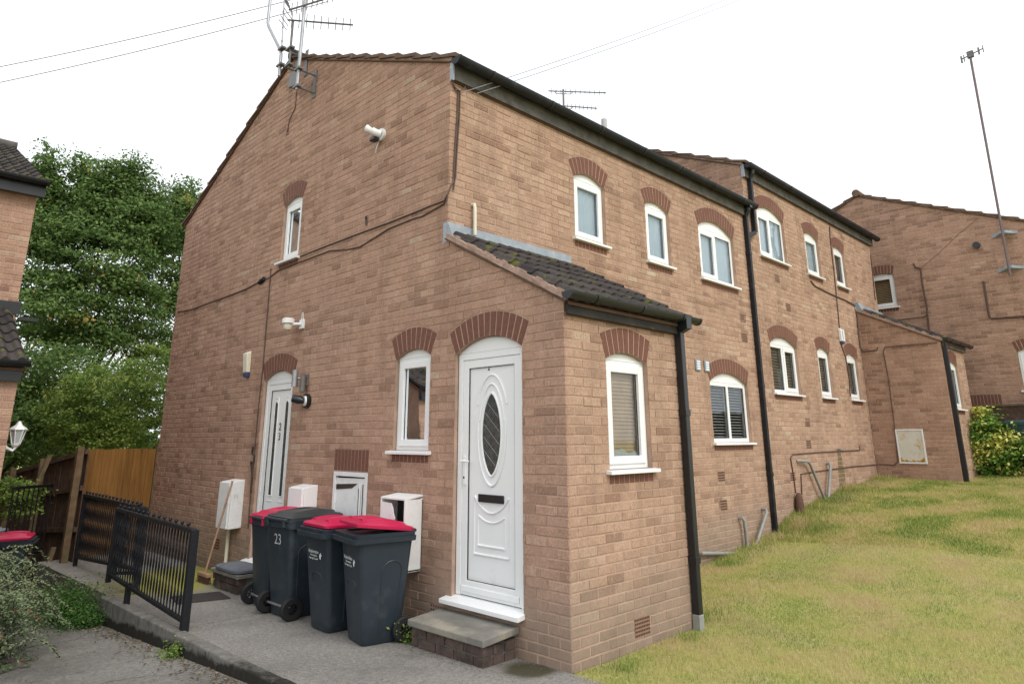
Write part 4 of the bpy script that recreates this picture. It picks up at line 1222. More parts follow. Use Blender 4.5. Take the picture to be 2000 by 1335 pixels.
# step of door 1: slab on two courses of brick
st = empty('door_step', (-.18, .95, -.1), 'stained concrete doorstep on dark brick in front of the near white door', 'doorstep')
mb = MB()
ya, yb = .545, 1.385
mb.prism([(-.385, ya - .03, .075), (-.004, ya - .03, .105), (-.004, yb + .05, .10), (-.385, yb + .05, .07)], (0, 0, .052)); mb.build('slab', STEPSLAB, st, bevel=.008)
xa = -.355
for row in range(3):
    zb_ = .070 - .075 * (row + 1) + .006; zt_ = zb_ + .066
    y = ya + (0 if row % 2 == 0 else -.11)
    while y < yb + .02:
        a, b = max(y, ya), min(y + .213, yb + .02)
        if b - a > .03: MB().box((xa + random.gauss(0, .002), a, zb_), (xa + .1, b, zt_)).build('brick', STEPBRICK, st, bevel=.004)
        y += .225
    for i in range(2):
        x0_ = xa + .105 + i * .12
        if x0_ < -.03: MB().box((x0_, ya + .0, zb_), (min(x0_ + .113, -.004), ya + .1, zt_)).build('brick', STEPBRICK, st, bevel=.004)
mb = MB(); mb.box((xa + .012, ya + .012, -.2), (-.004, yb, .069)); mb.build('step_core', MORTAR if False else STEPSLAB, st)
st2 = empty('door_step', (-.25, 4.9, -.15), 'brick and concrete doorstep under the grey cushion at the side door', 'doorstep')
mb = MB(); mb.box((-.50, 4.42, .045), (-.004, 5.16, .085)); mb.build('slab', STEPSLAB, st2, bevel=.006)
for row in range(2):
    y = 4.45 - (.11 if row else 0)
    while y < 5.12:
        a, b = max(y, 4.45), min(y + .213, 5.14)
        if b - a > .03: MB().box((-.475, a, -.105 + row * .075), (-.38, b, -.039 + row * .075)).build('brick', STEPBRICK, st2, bevel=.004)
        y += .225
mb = MB(); mb.box((-.45, 4.46, -.2), (-.004, 5.13, .044)); mb.build('step_core', STEPSLAB, st2)
mb = MB(); rings = []
for k, (sx, zz) in enumerate(((.9, .088), (1.0, .10), (1.0, .125), (.88, .14), (.5, .145))):
    rings.append([Vector((-.34 + .18 * sx * math.copysign(abs(math.cos(t)) ** .45, math.cos(t)), 4.76 + .33 * sx * math.copysign(abs(math.sin(t)) ** .45, math.sin(t)), zz)) for t in np.linspace(0, 2 * math.pi, 28, endpoint=False)])
mb.loft(rings); props(mb.build('cushion_mat', CUSH, None, shade=True), 'flat grey cushion mat lying on the side door step', 'mat')
mb = MB(); 
mb.prism([(-1.10, 4.46, zpath(0, 4.4) + .0), (-.60, 4.32, zpath(0, 4.3) + .0), (-.55, 4.74, zpath(0, 4.7) + .003), (-1.02, 4.88, zpath(0, 4.8) + .003)], (0, 0, .012)); props(mb.build('doormat', MATM), 'dark grey doormat flat on the path before the side door', 'doormat')

# ================================================================== HOUSE 2
h2 = empty('brick_house', (9.8, 5.2, .5), 'second pale red brick house, one step higher, right of the first', 'house')
dz = .75
F2 = Plane((0, 1.5, 0), (1, 0, 0), (0, -1, 0))
ops2 = {'a': Opening(7.05, 8.14, 4.635, 5.46, .155), 'b': Opening(9.08, 9.76, 4.64, 5.43, .10), 'c': Opening(10.57, 11.17, 4.64, 5.43, .09),
        'd': Opening(7.06, 8.13, 2.27, 3.10, .135), 'e': Opening(9.05, 9.64, 2.275, 3.12, .09), 'f': Opening(10.54, 11.13, 2.285, 3.13, .09)}
w2 = Wall(F2, 6.6, 13.0, lambda u: 4.15 if u > 11.46 else -.1, 5.36 + dz, ops2.values(), 0, start=0, breaks=(11.46,))
G2 = Plane((6.6, 0, 0), (0, 1, 0), (-1, 0, 0))
w2g = Wall(G2, 1.5215, 8.95, lambda u: roofline(u) - .1, lambda u: roofline(u) + dz, (), 0, start=1.5, breaks=(5.22,), inset0=2)
PS2 = Plane((11.45, 0, 0), (0, 1, 0), (-1, 0, 0))
pl2 = lambda y: 3.42 + y * .52
w2p = Wall(PS2, 0, 1.497, .3, pl2, (), 0, inset0=1)
PF2 = Plane((11.45, 0, 0), (1, 0, 0), (0, -1, 0))
ops2p = {'w': Opening(.40, 1.0, 2.09, 2.97, .07)}
w2f = Wall(PF2, .0215, 1.70, .3, 3.43, ops2p.values(), 0, start=0, inset0=2)
cands = []; accs = {BRICK.name: MB(), BRICK_F.name: MB()}
lay_wall(h2, w2, BRICK_F, accs[BRICK_F.name], cands); lay_wall(h2, w2f, BRICK_F, accs[BRICK_F.name], cands)
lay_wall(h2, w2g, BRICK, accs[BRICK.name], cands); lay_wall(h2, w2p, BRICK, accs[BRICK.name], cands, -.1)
settle_bricks(h2, cands, accs)
mo = MB()
for wl in (w2, w2g, w2p, w2f): mortar_bed(wl, mo)
mo.add([(6.6, 8.945, -1), (13, 8.945, -1), (13, 8.945, 6.1), (6.6, 8.945, 6.1)], [(0, 1, 2, 3)])
mo.add([(12.99, 1.5, .3), (12.99, 8.94, .3), (12.99, 8.94, 6.11), (12.99, 5.22, 7.8), (12.99, 1.5, 6.11)], [(0, 1, 2, 3, 4)])
mo.add([(13.15, 0, .3), (13.15, 1.5, .3), (13.15, 1.5, 4.2), (13.15, 0, 3.42)], [(0, 1, 2, 3)])
mo.build('mortar_bed', MORTAR, h2, recalc=False)
arch_bricks(h2, w2); arch_bricks(h2, w2f)
window(h2, w2, ops2['a'], 2, 'curtain', opener=0); window(h2, w2, ops2['b'], 1, 'curtain'); window(h2, w2, ops2['c'], 1, 'dim')
window(h2, w2, ops2['d'], 2, 'dim', opener=1); window(h2, w2, ops2['e'], 1, 'dim'); window(h2, w2, ops2['f'], 1, 'dim')
window(h2, w2f, ops2p['w'], 1, 'dim')
course_roof(h2, 6.6, 13.0, (1.40, 5.43 + dz), (5.22, 7.08 + dz), NC, ('L', 'R'), .045)
course_roof(h2, 6.6, 13.0, (9.05, 5.30 + dz), (5.22, 7.08 + dz), NC, ('L',), .045)
verge_band(h2, 6.6, (1.47, 5.44 + dz), (5.22, 7.085 + dz))
mb = MB(); mb.box((6.6, 1.452, 5.215 + dz), (13.12, 1.478, 5.44 + dz)); mb.build('fascia', FASCIA, h2, bevel=.002)
mb = MB(); mb.box((6.6, 1.4785, 5.205 + dz), (13.05, 1.497, 5.235 + dz)); mb.build('soffit_strip', TRIMB, h2)
gutter(h2, 6.60, 13.25, 1.378, 5.43 + dz, .072, nb=6)
MB().prism([(6.585, 1.445, 5.95), (6.585, 1.50, 5.95), (6.585, 1.50, 6.2), (6.585, 1.445, 6.18)], (.02, 0, 0)).build('fascia_end', LEAD, h2)
MB().prism([(6.587, 1.9, 5.55), (6.587, 1.50, 5.44), (6.587, 1.50, 5.62), (6.587, 1.9, 5.78)], (.006, 0, 0)).build('lead_flashing', LEAD, h2)
MB().box((6.45, 1.44, 5.46), (6.72, 1.53, 5.50)).build('lead_flashing', LEAD, h2)
square_pipe(h2, 6.80, 1.45, 4.98, 6.0, .068)
mb = MB(); mb.tube([(6.80, 1.385, 6.17), (6.80, 1.40, 6.05), (6.80, 1.45, 5.98)], .04, 10); mb.build('gutter_outlet', BLACKP, h2)
mb = MB(); mb.obox((6.78, 1.42, 5.0), (-.28, 0, -.11), (0, .065, 0), (.02, 0, -.07)); mb.build('pipe_branch', GUTTERM, h2, bevel=.005)
for u, z in ((7.96, 3.82), (8.24, 1.80), (8.19, 1.43), (7.62, 3.95 + .35)): air_brick(h2, F1, FR.N, u, z, 4)
air_brick(h2, F1, FR.N, 7.42, .93, 4)
wpipe([(7.62, 1.5, 1.17), (7.66, 1.44, 1.17), (7.92, 1.43, 1.15), (8.0, 1.43, 1.10), (8.47, 1.42, .44)], .024)
wpipe([(8.86, 1.5, 1.10), (8.86, 1.44, 1.10), (8.86, 1.43, 1.05), (8.55, 1.42, .46)], .026)
mb = MB(); mb.loft([[Vector((7.40 + r_ * math.cos(t), 1.43 + .06 * math.sin(t) * (r_ / .08), z_)) for t in np.linspace(0, 2 * math.pi, 14, endpoint=False)] for z_, r_ in ((.30, .09), (.5, .085), (.62, .07), (.68, .03))]); mb.build('cable_cover', TERRA if False else BRISTLE, h2, shade=True)
mb = MB(); mb.tube([(9.50, 1.5, 1.335), (9.50, 1.45, 1.335)], .012, 8); mb.tube([(9.5, 1.455, 1.335), (9.72, 1.455, 1.335)], .010, 8); mb.build('copper_outlet', GREYPIPE, h2)
# porch of house 2
pm = MB(); pm.prism([(11.45, -.06, 3.385), (11.45, 1.5, 4.20), (11.45, 1.5, 4.17), (11.45, -.06, 3.355)], (1.78, 0, 0)); pm2 = pm.build('porch_roof', TRIMB, h2)
tile_roof(pm2, 'tile', 11.46, .296, 6, (-.10, 3.385), (1.497, 4.22), 6, .30)
verge_band(h2, 11.45, (-.05, 3.40), (1.49, 4.205))
MB().prism([(11.44, 1.36, 4.20), (11.44, 1.49, 4.17), (11.44, 1.49, 4.38), (11.44, 1.44, 4.38)], (.25, 0, 0)).build('lead_flashing', LEAD, h2)
MB().box((11.40, 1.484, 4.22), (13.2, 1.4945, 4.37)).build('lead_flashing', LEAD, h2)
mb = MB(); mb.box((11.45, -.045, 3.29), (13.2, -.022, 3.44)); mb.build('porch_fascia', FASCIA, h2, bevel=.002)
gutter(h2, 11.40, 13.42, -.105, 3.45, .056, BLACKP, nb=3)
square_pipe(h2, 11.50, -.05, .72, 3.36, .075, mat=BLACKP)
# white rusty gas cabinet on the porch side
t = empty('meter_cabinet', (11.45, .8, 1.03), 'square white gas cabinet with rusty yellow lower edge on the far porch', 'meter cabinet')
mb = MB(); mb.box((11.44, .55, 1.035), (11.449, 1.05, 1.70)); frame = MB()
frame_bars(frame, PS2.P, .55, 1.05, 1.035, 1.70, .03, .03, 0); frame.build('cabinet_frame', UPVC_OLD, t, bevel=.004)
MB().box((11.428, .582, 1.067), (11.448, 1.018, 1.668)).build('cabinet_door', RUSTB, t, bevel=.004)
for i in range(11):
    y_ = .60 + .04 * i + random.gauss(0, .008); h_ = random.uniform(.012, .06) if 0 < i < 10 else .09; z_ = 1.072
    w_ = random.uniform(.02, .04)
    MB().prism([(11.4265, y_ - w_, z_), (11.4265, y_ + w_, z_ + .004), (11.4265, y_ + w_ * .6, z_ + h_ * .7), (11.4265, y_, z_ + h_), (11.4265, y_ - w_ * .7, z_ + h_ * .5)], (.0012 + .0001 * i, 0, 0)).build('rust_patch', RUSTO, t)
# alarm box, white and blue
t = empty('alarm_box', (10.33, 1.5, 3.4), 'white and blue alarm box between the two slim lower windows of the second house', 'alarm box')
mb = MB(); mb.prism([(10.26, 1.5, 3.42), (10.26, 1.44, 3.43), (10.26, 1.44, 3.66), (10.26, 1.5, 3.70)], (.18, 0, 0)); mb.build('cover', UPVC, t, bevel=.01)
mb = MB(); mb.prism([(10.28, 1.5, 3.37), (10.28, 1.45, 3.38), (10.28, 1.45, 3.42), (10.28, 1.5, 3.42)], (.14, 0, 0)); mb.build('strobe', BLUEP, t, bevel=.006)
text_mesh('A&S', .07, 'badge', BLUEP, t, (10.35, 1.438, 3.56), (0, 0, 1), (-1, 0, 0), .001) if False else MB().box((10.31, 1.4385, 3.46), (10.335, 1.4395, 3.64)).build('badge', BLUEP, t)

# ================================================================== HOUSE 3 (right, behind)
h3 = empty('brick_house', (17, 1.9, .8), 'far brick house with a wide gable behind the second house at the right', 'house')
G3 = Plane((14, 0, 0), (0, 1, 0), (-1, 0, 0))
def rl3(y): return 7.60 - .437 * abs(y - 1.92)
ops3 = {'a': Opening(1.35, 1.95, 4.62, 5.42, .05), 'b': Opening(-1.42, -.82, 2.50, 3.32, .07), 'l': Opening(-.40, .19, 1.3, 2.215, 0, head='flat', sill=False)}
w3 = Wall(G3, -1.8, 5.64, .4, rl3, ops3.values(), 0, start=-1.8, breaks=(1.92,))
cands = []; accs = {BRICK.name: MB()}
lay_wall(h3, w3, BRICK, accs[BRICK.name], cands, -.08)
settle_bricks(h3, cands, accs)
mo = MB(); mortar_bed(w3, mo)
mo.add([(14, -1.8, .4), (20, -1.8, .4), (20, -1.8, 6), (14, -1.8, 6)], [(0, 1, 2, 3)])
mo.add([(14, 5.64, .4), (20, 5.64, .4), (20, 5.64, 6), (14, 5.64, 6)], [(0, 1, 2, 3)])
mo.add([(20, -1.8, .4), (20, 5.64, .4), (20, 5.64, 5.97), (20, 1.92, 7.6), (20, -1.8, 5.97)], [(0, 1, 2, 3, 4)])
mo.build('mortar_bed', MORTAR, h3, recalc=False)
arch_bricks(h3, w3)
window(h3, w3, ops3['a'], 1, 'wood', label='small white window with wooden slatted blind'); window(h3, w3, ops3['b'], 1, 'dim')
MB().box((14.02, -.39, 1.3), (14.05, .18, 2.21)).build('cupboard_door', TRIMB, h3)
course_roof(h3, 14, 20, (-1.95, 5.92), (1.92, 7.62), 12, ('L',), .05)
course_roof(h3, 14, 20, (5.79, 5.92), (1.92, 7.62), 12, ('L',), .05)
verge_band(h3, 14, (-1.9, 5.935), (1.92, 7.61)); verge_band(h3, 14, (5.74, 5.935), (1.92, 7.61))
mb = MB(); mb.tube([(13.92, 1.92, 7.66), (20, 1.92, 7.66)], .10, 12); mb.build('ridge_tile', TILEB, h3, shade=True)
mb = MB(); mb.tube([(14.0, -.458, 5.78), (13.93, -.458, 5.78)], .075, 16); f_ = mb.build('round_vent', BLACKP, h3, shade=True)

# ================================================================== HOUSE 4 (left edge)
h4 = empty('brick_house', (-5, 8, -.5), 'brick house at the left edge with dark tiled roof and lean-to', 'house')
L4 = Plane((0, 7, 0), (-1, 0, 0), (0, -1, 0)); L4p = Plane((0, 5.5, 0), (-1, 0, 0), (0, -1, 0))
XL = 2.56
w4 = Wall(L4, XL, 5.5, lambda u: 2.0, 4.80, (), 0, inset0=0)
w4p = Wall(L4p, XL + .09, 5.5, -.6, 2.30, (), 1)
cands = []; accs = {BRICK.name: MB()}
lay_wall(h4, w4, BRICK, accs[BRICK.name], cands, .12); lay_wall(h4, w4p, BRICK, accs[BRICK.name], cands, .12)
settle_bricks(h4, cands, accs)
mo = MB(); mortar_bed(w4, mo); mortar_bed(w4p, mo)
mo.add([(-XL - .004, 7.005, -1), (-XL - .004, 14.4, -1), (-XL - .004, 14.4, 4.8), (-XL - .004, 10.7, 6.5), (-XL - .004, 7.005, 4.8)], [(0, 1, 2, 3, 4)])
mo.add([(-XL - .094, 5.505, -1), (-XL - .094, 7, -1), (-XL - .094, 7, 3.05), (-XL - .094, 5.505, 2.3)], [(0, 1, 2, 3)])
mo.build('mortar_bed', MORTAR, h4, recalc=False)
rf = MB(); rf.prism([(-6.2, 6.88, 4.80), (-6.2, 10.7, 6.55), (-6.2, 10.7, 6.52), (-6.2, 6.88, 4.77)], (3.70, 0, 0)); rf.prism([(-6.2, 14.5, 4.80), (-6.2, 10.72, 6.55), (-6.2, 10.72, 6.52), (-6.2, 14.5, 4.77)], (3.72, 0, 0))
rf4 = rf.build('roof', TRIMB, h4)
tile_roof(rf4, 'tile', -5.17, .30, 9, (6.83, 4.80), (10.7, 6.56), 14, .302)
mb = MB(); mb.tube([(-6.2, 10.7, 6.62), (-2.45, 10.7, 6.62)], .09, 12); mb.build('ridge_tile', FASCIA, h4, shade=True)
mb = MB(); mb.box((-6.2, 6.86, 4.66), (-2.50, 6.93, 4.86)); mb.build('fascia', BLACKP, h4)
gutter(h4, -6.2, -2.50, 6.78, 4.86, .058, BLACKP, nb=5)
rf = MB(); rf.prism([(-6.2, 5.40, 2.30), (-6.2, 7.0, 3.12), (-6.2, 7.0, 3.09), (-6.2, 5.40, 2.27)], (3.58, 0, 0)); rf4b = rf.build('lean_to_roof', TRIMB, h4)
tile_roof(rf4b, 'tile', -5.02, .30, 8, (5.34, 2.32), (6.99, 3.12), 6, .302)
mb = MB(); mb.box((-6.2, 5.42, 2.16), (-2.64, 5.49, 2.34)); mb.build('fascia', BLACKP, h4)
gutter(h4, -6.2, -2.60, 5.34, 2.37, .058, BLACKP, nb=5)
MB().box((-6.2, 6.985, 3.10), (-2.52, 6.995, 3.26)).build('lead_flashing', BLACKP, h4)
MB().box((-2.53, 6.9, 3.02), (-2.33, 7.05, 3.06)).build('pipe_stub', BLACKP, h4)

# ================================================================== KERB, RAILINGS, FENCES
kb = empty('retaining_kerb', (-1.5, 3, -.4), 'stained concrete retaining kerb stepping down between the two paths', 'kerb')
KX0, KX1 = -1.56, -1.455
ys = [-4.0, -3.1, -2.2, -1.3, -.4, .5, 1.4, 2.31, 3.22, 4.12, 5.03, 5.47]
for a, b in zip(ys[:-1], ys[1:]):
    j = random.gauss(0, .004); t0, t1 = zpath(0, a) + .012 + j, zpath(0, b) + .012 + j
    mb = MB(); x0, x1 = KX0 + random.gauss(0, .003), KX1
    mb.add([(x0, a + .004, -.8), (x1, a + .004, -.8), (x1, b - .004, -.8), (x0, b - .004, -.8), (x0, a + .004, t0), (x1, a + .004, t0), (x1, b - .004, t1), (x0, b - .004, t1)],
           [(0, 3, 2, 1), (4, 5, 6, 7), (0, 1, 5, 4), (1, 2, 6, 5), (2, 3, 7, 6), (3, 0, 4, 7)])
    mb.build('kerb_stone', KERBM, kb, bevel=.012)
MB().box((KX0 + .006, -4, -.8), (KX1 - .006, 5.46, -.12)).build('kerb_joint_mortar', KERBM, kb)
MB().box((-1.45, 5.40, -.9), (-.004, 5.42, -.2)).build('kerb_return', KERBM, kb)

def railing(p0, p1, zb0, zb1, zt0, zt1, label, n, foot0=None, foot1=None, balls=True, twist=True, ball_step=2, wide0=.05, wide1=.05):
    """iron railing panel from p0 to p1; zb bottom rail, zt top rail heights at both ends."""
    p0, p1 = Vector((*p0, 0)), Vector((*p1, 0)); L = (p1 - p0).length; d = (p1 - p0).normalized(); q = d.cross(Vector((0, 0, 1)))
    t = empty('railing', (p0.x, p0.y, min(zb0, zb1) - .1), label, 'railing', 'black iron railings along the path')
    def bar(a, za, b, zb, w, h, name):
        A = p0 + d * a + Vector((0, 0, za)); B = p0 + d * b + Vector((0, 0, zb))
        mb = MB(); mb.obox(A - q * (w / 2) - Vector((0, 0, h / 2)), B - A, q * w, (0, 0, h)); return mb.build(name, IRON, t, bevel=.003)
    bar(0, zt0, L, zt1, .045, .038, 'top_rail'); bar(0, zb0, L, zb1, .035, .035, 'bottom_rail')
    for s_, z0, z1, wd in ((0, foot0 if foot0 is not None else zb0 - .02, zt0 + .012, wide0), (L, foot1 if foot1 is not None else zb1 - .02, zt1 + .012, wide1)):
        A = p0 + d * s_
        mb = MB(); mb.obox(A - q * (wd / 2) - d * (wd / 2) + Vector((0, 0, z0)), d * wd, q * wd, (0, 0, z1 - z0)); mb.build('post', IRON, t, bevel=.004)
    for k in range(1, n):
        f = k / n; A = p0 + d * (L * f); zb_, zt_ = zb0 + (zb1 - zb0) * f, zt0 + (zt1 - zt0) * f
        mb = MB()
        if twist:
            rings = []
            m = 14
            for i in range(m + 1):
                z = zb_ + (zt_ - zb_) * i / m; a = i * .45
                rings.append([A + Vector((math.cos(a + j * math.pi / 2) * .010, math.sin(a + j * math.pi / 2) * .010, z)) for j in range(4)])
            mb.loft(rings)
        else: mb.tube([A + Vector((0, 0, zb_)), A + Vector((0, 0, zt_))], .009, 6)
        mb.build('baluster', IRON, t, recalc=False)
        if balls and k % ball_step == 0:
            mb = MB(); c = A + Vector((0, 0, zt_ + .045)); rings = []
            rings.append([c + Vector((.006 * math.cos(a), .006 * math.sin(a), -.04)) for a in np.linspace(0, 2 * math.pi, 10, endpoint=False)])
            for ph in np.linspace(-1.3, 1.4, 7):
                rings.append([c + Vector((.018 * math.cos(ph) * math.cos(a), .018 * math.cos(ph) * math.sin(a), .018 * math.sin(ph))) for a in np.linspace(0, 2 * math.pi, 10, endpoint=False)])
            mb.loft(rings); mb.build('ball_finial', IRON, t, shade=True)
    return t
rl = railing((-1.46, 3.29), (-1.47, 5.58), -.025, .085, .735, .775, 'near black iron railing standing on the kerb, ending in a thick post by the bins', 29, foot0=-.13, foot1=-.0, wide0=.065)
MB().box((-1.49, 4.86, -.14), (-1.44, 4.91, .08)).build('support_leg', IRON, rl)
railing((-1.455, 5.60), (-1.26, 5.36), .09, .10, .78, .78, 'short black return railing joining the two railing runs', 5)
railing((-1.24, 5.37), (-1.18, 8.15), .13, -.05, .78, .78, 'far black iron railing with ball finials before the orange fence', 33, foot0=-.1, foot1=-.4)

# orange fence at the back corner
t = empty('orange_fence', (-.5, 9, -.6), 'bright orange brown board fence panel between the house corner and the dark fence', 'fence')
nb = 9
for i in range(nb):
    a = -1.02 + i * 1.0 / nb
    mb = MB(); mb.box((a + .001, 9.0 + .004 * (i % 2), -.62), (a + 1.0 / nb - .001, 9.018 + .004 * (i % 2), 1.405 + random.gauss(0, .003)))
    o = mb.build('board', ORFENCE, t, bevel=.002); o.color = (random.random() * .95, 0, 0, 1)
for z in (1.2, .4, -.4): MB().box((-1.02, 9.025, z - .035), (-.01, 9.065, z + .035)).build('rail', ORFENCE, t)
MB().box((-.018, 8.96, -.6), (.03, 9.05, 1.48)).build('post', WOODPO, t, bevel=.004)

# dark fence running away along the lower path, leaning
t = empty('dark_fence', (-1.2, 8.6, -.55), 'old dark brown board fence with rails and leaning brace posts at the left', 'fence')
A = Vector((-1.12, 8.55, 0)); B = Vector((-1.33, 13.2, 0)); d = (B - A); L = d.length; d.normalize(); q = Vector((0, 0, 1)).cross(d); q = q if q.x < 0 else -q
def fz(s, k):   # k 0 bottom, 1 top
    g = zlow(8.55 + s) - .02 - .012 * s
    return g + (.05 if k == 0 else 1.98 - .035 * s)
s_ = 0.0
while s_ < L:
    wd = .145
    a = A + d * s_; b = A + d * min(s_ + wd, L)
    top = fz(s_, 1) + random.gauss(0, .008); bot = fz(s_, 0)
    lean = q * random.gauss(.0, .006)
    mb = MB(); mb.prism([a + Vector((0, 0, bot)), b + Vector((0, 0, bot)), b + lean + Vector((0, 0, top)), a + lean + Vector((0, 0, top))], q * -.018)
    mb.build('board', WOODBR, t)
    s_ += wd + .006
for k in (.12, .42, .72, .99):
    mb = MB(); z0 = fz(0, 0) * (1 - k) + fz(0, 1) * k; z1 = fz(L, 0) * (1 - k) + fz(L, 1) * k
    mb.obox(A + q * .0 + Vector((0, 0, z0 - .035)), (B - A) + Vector((0, 0, z1 - z0)), q * .045, (0, 0, .07)); mb.build('rail', WOODBR, t, bevel=.003)
for s_, tl in ((.02, .0), (1.9, .0), (3.7, .0)):
    a = A + d * s_ + q * .05
    mb = MB(); mb.obox(a + Vector((0, 0, fz(s_, 0) - .1)), d * .09, q * .09, Vector((0, 0, fz(s_, 1) - fz(s_, 0) + .15)) + q * tl); mb.build('post', WOODPO, t, bevel=.004)
mb = MB(); mb.obox(A + d * 1.35 + q * .62 + Vector((0, 0, fz(1.2, 0) - .05)), d * .08, q * .06, q * -.52 + d * .05 + Vector((0, 0, 1.98))); mb.build('brace', WOODPO, t, bevel=.004)
mb = MB(); mb.obox(A + d * .35 + q * .25 + Vector((0, 0, fz(.35, 0) - .05)), d * .08, q * .06, q * -.12 + Vector((0, 0, .62))); mb.build('stub_post', WOODPO, t, bevel=.004)
# low black railing of the left garden
railing((-2.10, 7.9), (-1.30, 9.6), .0, -.1, .93, .86, 'thin black garden railing at the far left before the dark fence', 8, balls=False, twist=False, wide0=.02, wide1=.02)

# fence on the right
t = empty('garden_fence', (13.7, -1.5, .85), 'dark brown board fence under the far gable behind the yellow bush', 'fence')
y = .55
while y > -3.2:
    MB().box((13.62 + random.gauss(0, .003), y - .125, .8), (13.64, y, 2.17)).build('board', WOODBR, t); y -= .13
MB().box((13.59, -3.2, 2.17), (13.67, .55, 2.215)).build('capping_rail', WOODPO, t, bevel=.004)

# ================================================================== BINS
def ring_rect(cx, cy, hx, hy, z, r=.05, n=5):
    pts = []
    for sx, sy, a0 in ((1, 1, 0), (-1, 1, math.pi / 2), (-1, -1, math.pi), (1, -1, 1.5 * math.pi)):
        for k in range(n + 1):
            a = a0 + (math.pi / 2) * k / n
            pts.append(Vector((cx + sx * (hx - r) + r * math.cos(a), cy + sy * (hy - r) + r * math.sin(a), z)))
    return pts
def make_bin(lidmat, label, tilt=0.0, printed=None, number=None):
    """front faces -X, wheels at +X; base centre at the origin."""
    t = empty('wheelie_bin', (0, 0, 0), label, 'bin', 'wheelie bins by the gable wall')
    H = .85
    mb = MB(); rings = []
    for f in np.linspace(0, 1, 7):
        z = .02 + (H - .02) * f; hx = .172 + .078 * f; hy = .175 + .058 * f; cx = -.0 - .008 * f
        rings.append(ring_rect(cx, 0, hx, hy, z, .045))
    rings.insert(0, ring_rect(0, 0, .160, .162, .003, .04))
    mb.loft(rings)
    body = mb.build('body', BINM, t, shade=True)
    # side pressings and front recess as real shallow ridges
    for sg in (-1, 1):
        rb = MB()
        def side(x, z): f = (z - .02) / (H - .02); return Vector((x * (1 + .25 * f), sg * (.175 + .058 * f + .001), z))
        pts = [side(-.03, .08), side(-.035, .55)] + [side(.045 - .08 * math.cos(a), .55 + .09 * math.sin(a)) for a in np.linspace(0.2, math.pi - .2, 9)] + [side(.12, .55), side(.11, .08)]
        rb.tube(pts, .006, 6); rb.build('side_pressing', BINM, body, shade=True)
    def front(y, z): f = (z - .02) / (H - .02); return Vector((-(.172 + .086 * f) - .001, y, z))
    rb = MB(); rb.tube([front(-.085, .40), front(-.09, .45)] + [front(.09 * -math.cos(a), .455 + .03 * math.sin(a)) for a in np.linspace(.3, math.pi - .3, 7)] + [front(.09, .45), front(.085, .40)], .005, 6)
    rb.build('front_recess', BINM, body, shade=True)
    # stepped rim
    rm = MB(); rr = []
    for (e, z) in ((.0, H - .065), (.030, H - .058), (.034, H - .020), (.020, H - .018), (.024, H + .012), (.008, H + .016), (-.02, H + .015), (-.022, H - .06)):
        rr.append(ring_rect(-.012 - e * .7, 0, .252 + e * 1.3, .235 + e, z, .05))
    rm.loft(rr, caps=False); rim = rm.build('rim', BINM, t, shade=True)
    MB().loft([ring_rect(-.012, 0, .232, .215, H - .02, .04)[::1], ring_rect(-.012, 0, .230, .213, H - .022, .04)]).build('bin_mouth', RUBBER, t)
    # lid, hinged at +X
    lid = MB(); hz = H + .018; rings = []
    for (e, z) in ((.012, -.004), (.014, .018), (.0, .030), (-.035, .036), (-.06, .056), (-.13, .062)):
        rings.append(ring_rect(-.01 - .235, 0, .25 + e, .230 + e, z, .045))
    lid.loft(rings)
    # two raised humps at the handle end and a grip slot
    for sg in (-1, 1):
        hb = [[Vector((-.445 + .34 * f, sg * .125 + .055 * (1 - .35 * f) * math.cos(a), .03 + (.030 + .016 * math.sin(math.pi * f)) * max(0, math.sin(a)))) for a in np.linspace(0, math.pi, 9)] for f in np.linspace(0, 1, 8)]
        lid.loft(hb, caps=True)
    lv = [(p[0], p[1], p[2]) for p in lid.v]
    R = Matrix.Rotation(tilt, 4, 'Y')
    lid.v = [tuple(R @ Vector(p) + Vector((.225, 0, hz))) for p in lv]
    lo_ = lid.build('lid', lidmat, t, shade=True)
    hg = MB(); hg.tube([(.262, -.20, H + .015), (.262, .20, H + .015)], .014, 10); hg.build('hinge_handle', BINM, t, shade=True)
    for sg in (-1, 1): MB().box((.22, sg * .15 - .02, H - .05), (.275, sg * .15 + .02, H + .03)).build('hinge_bracket', lidmat, lo_, bevel=.006)
    # axle and wheels
    ax = MB(); ax.tube([(.175, -.232, .10), (.175, .232, .10)], .012, 8); ax.build('axle', STEEL, t, shade=True)
    for sg in (-1, 1):
        wh = MB(); prof = [(.045, -.022), (.090, -.024), (.100, -.014), (.100, .014), (.090, .024), (.045, .022)]
        rings = [[Vector((.175 + r_ * math.cos(a), sg * .222 + y_, .10 + r_ * math.sin(a))) for r_, y_ in prof] for a in np.linspace(0, 2 * math.pi, 28, endpoint=False)]
        n = len(prof); vs = [p for g in rings for p in g]; fs = []
        for i in range(28):
            for k in range(n): fs.append((i * n + k, i * n + (k + 1) % n, ((i + 1) % 28) * n + (k + 1) % n, ((i + 1) % 28) * n + k))
        wh.add(vs, fs); wl_ = wh.build('wheel', RUBBER, t, shade=True)
        hub = MB()
        hub.tube([(.175, sg * .222 - .02, .10), (.175, sg * .222 + .02, .10)], .016, 12)
        for k in range(6):
            a = k * math.pi / 3; hub.obox(Vector((.175, sg * .222 - .014, .10)) + Vector((math.cos(a + .22) * .012, 0, math.sin(a + .22) * .012)), Vector((math.cos(a) * .036, 0, math.sin(a) * .036)), (0, .028, 0), Vector((-math.sin(a) * .008, 0, math.cos(a) * .008)))
        hub.build('hub', BLACKP, wl_)
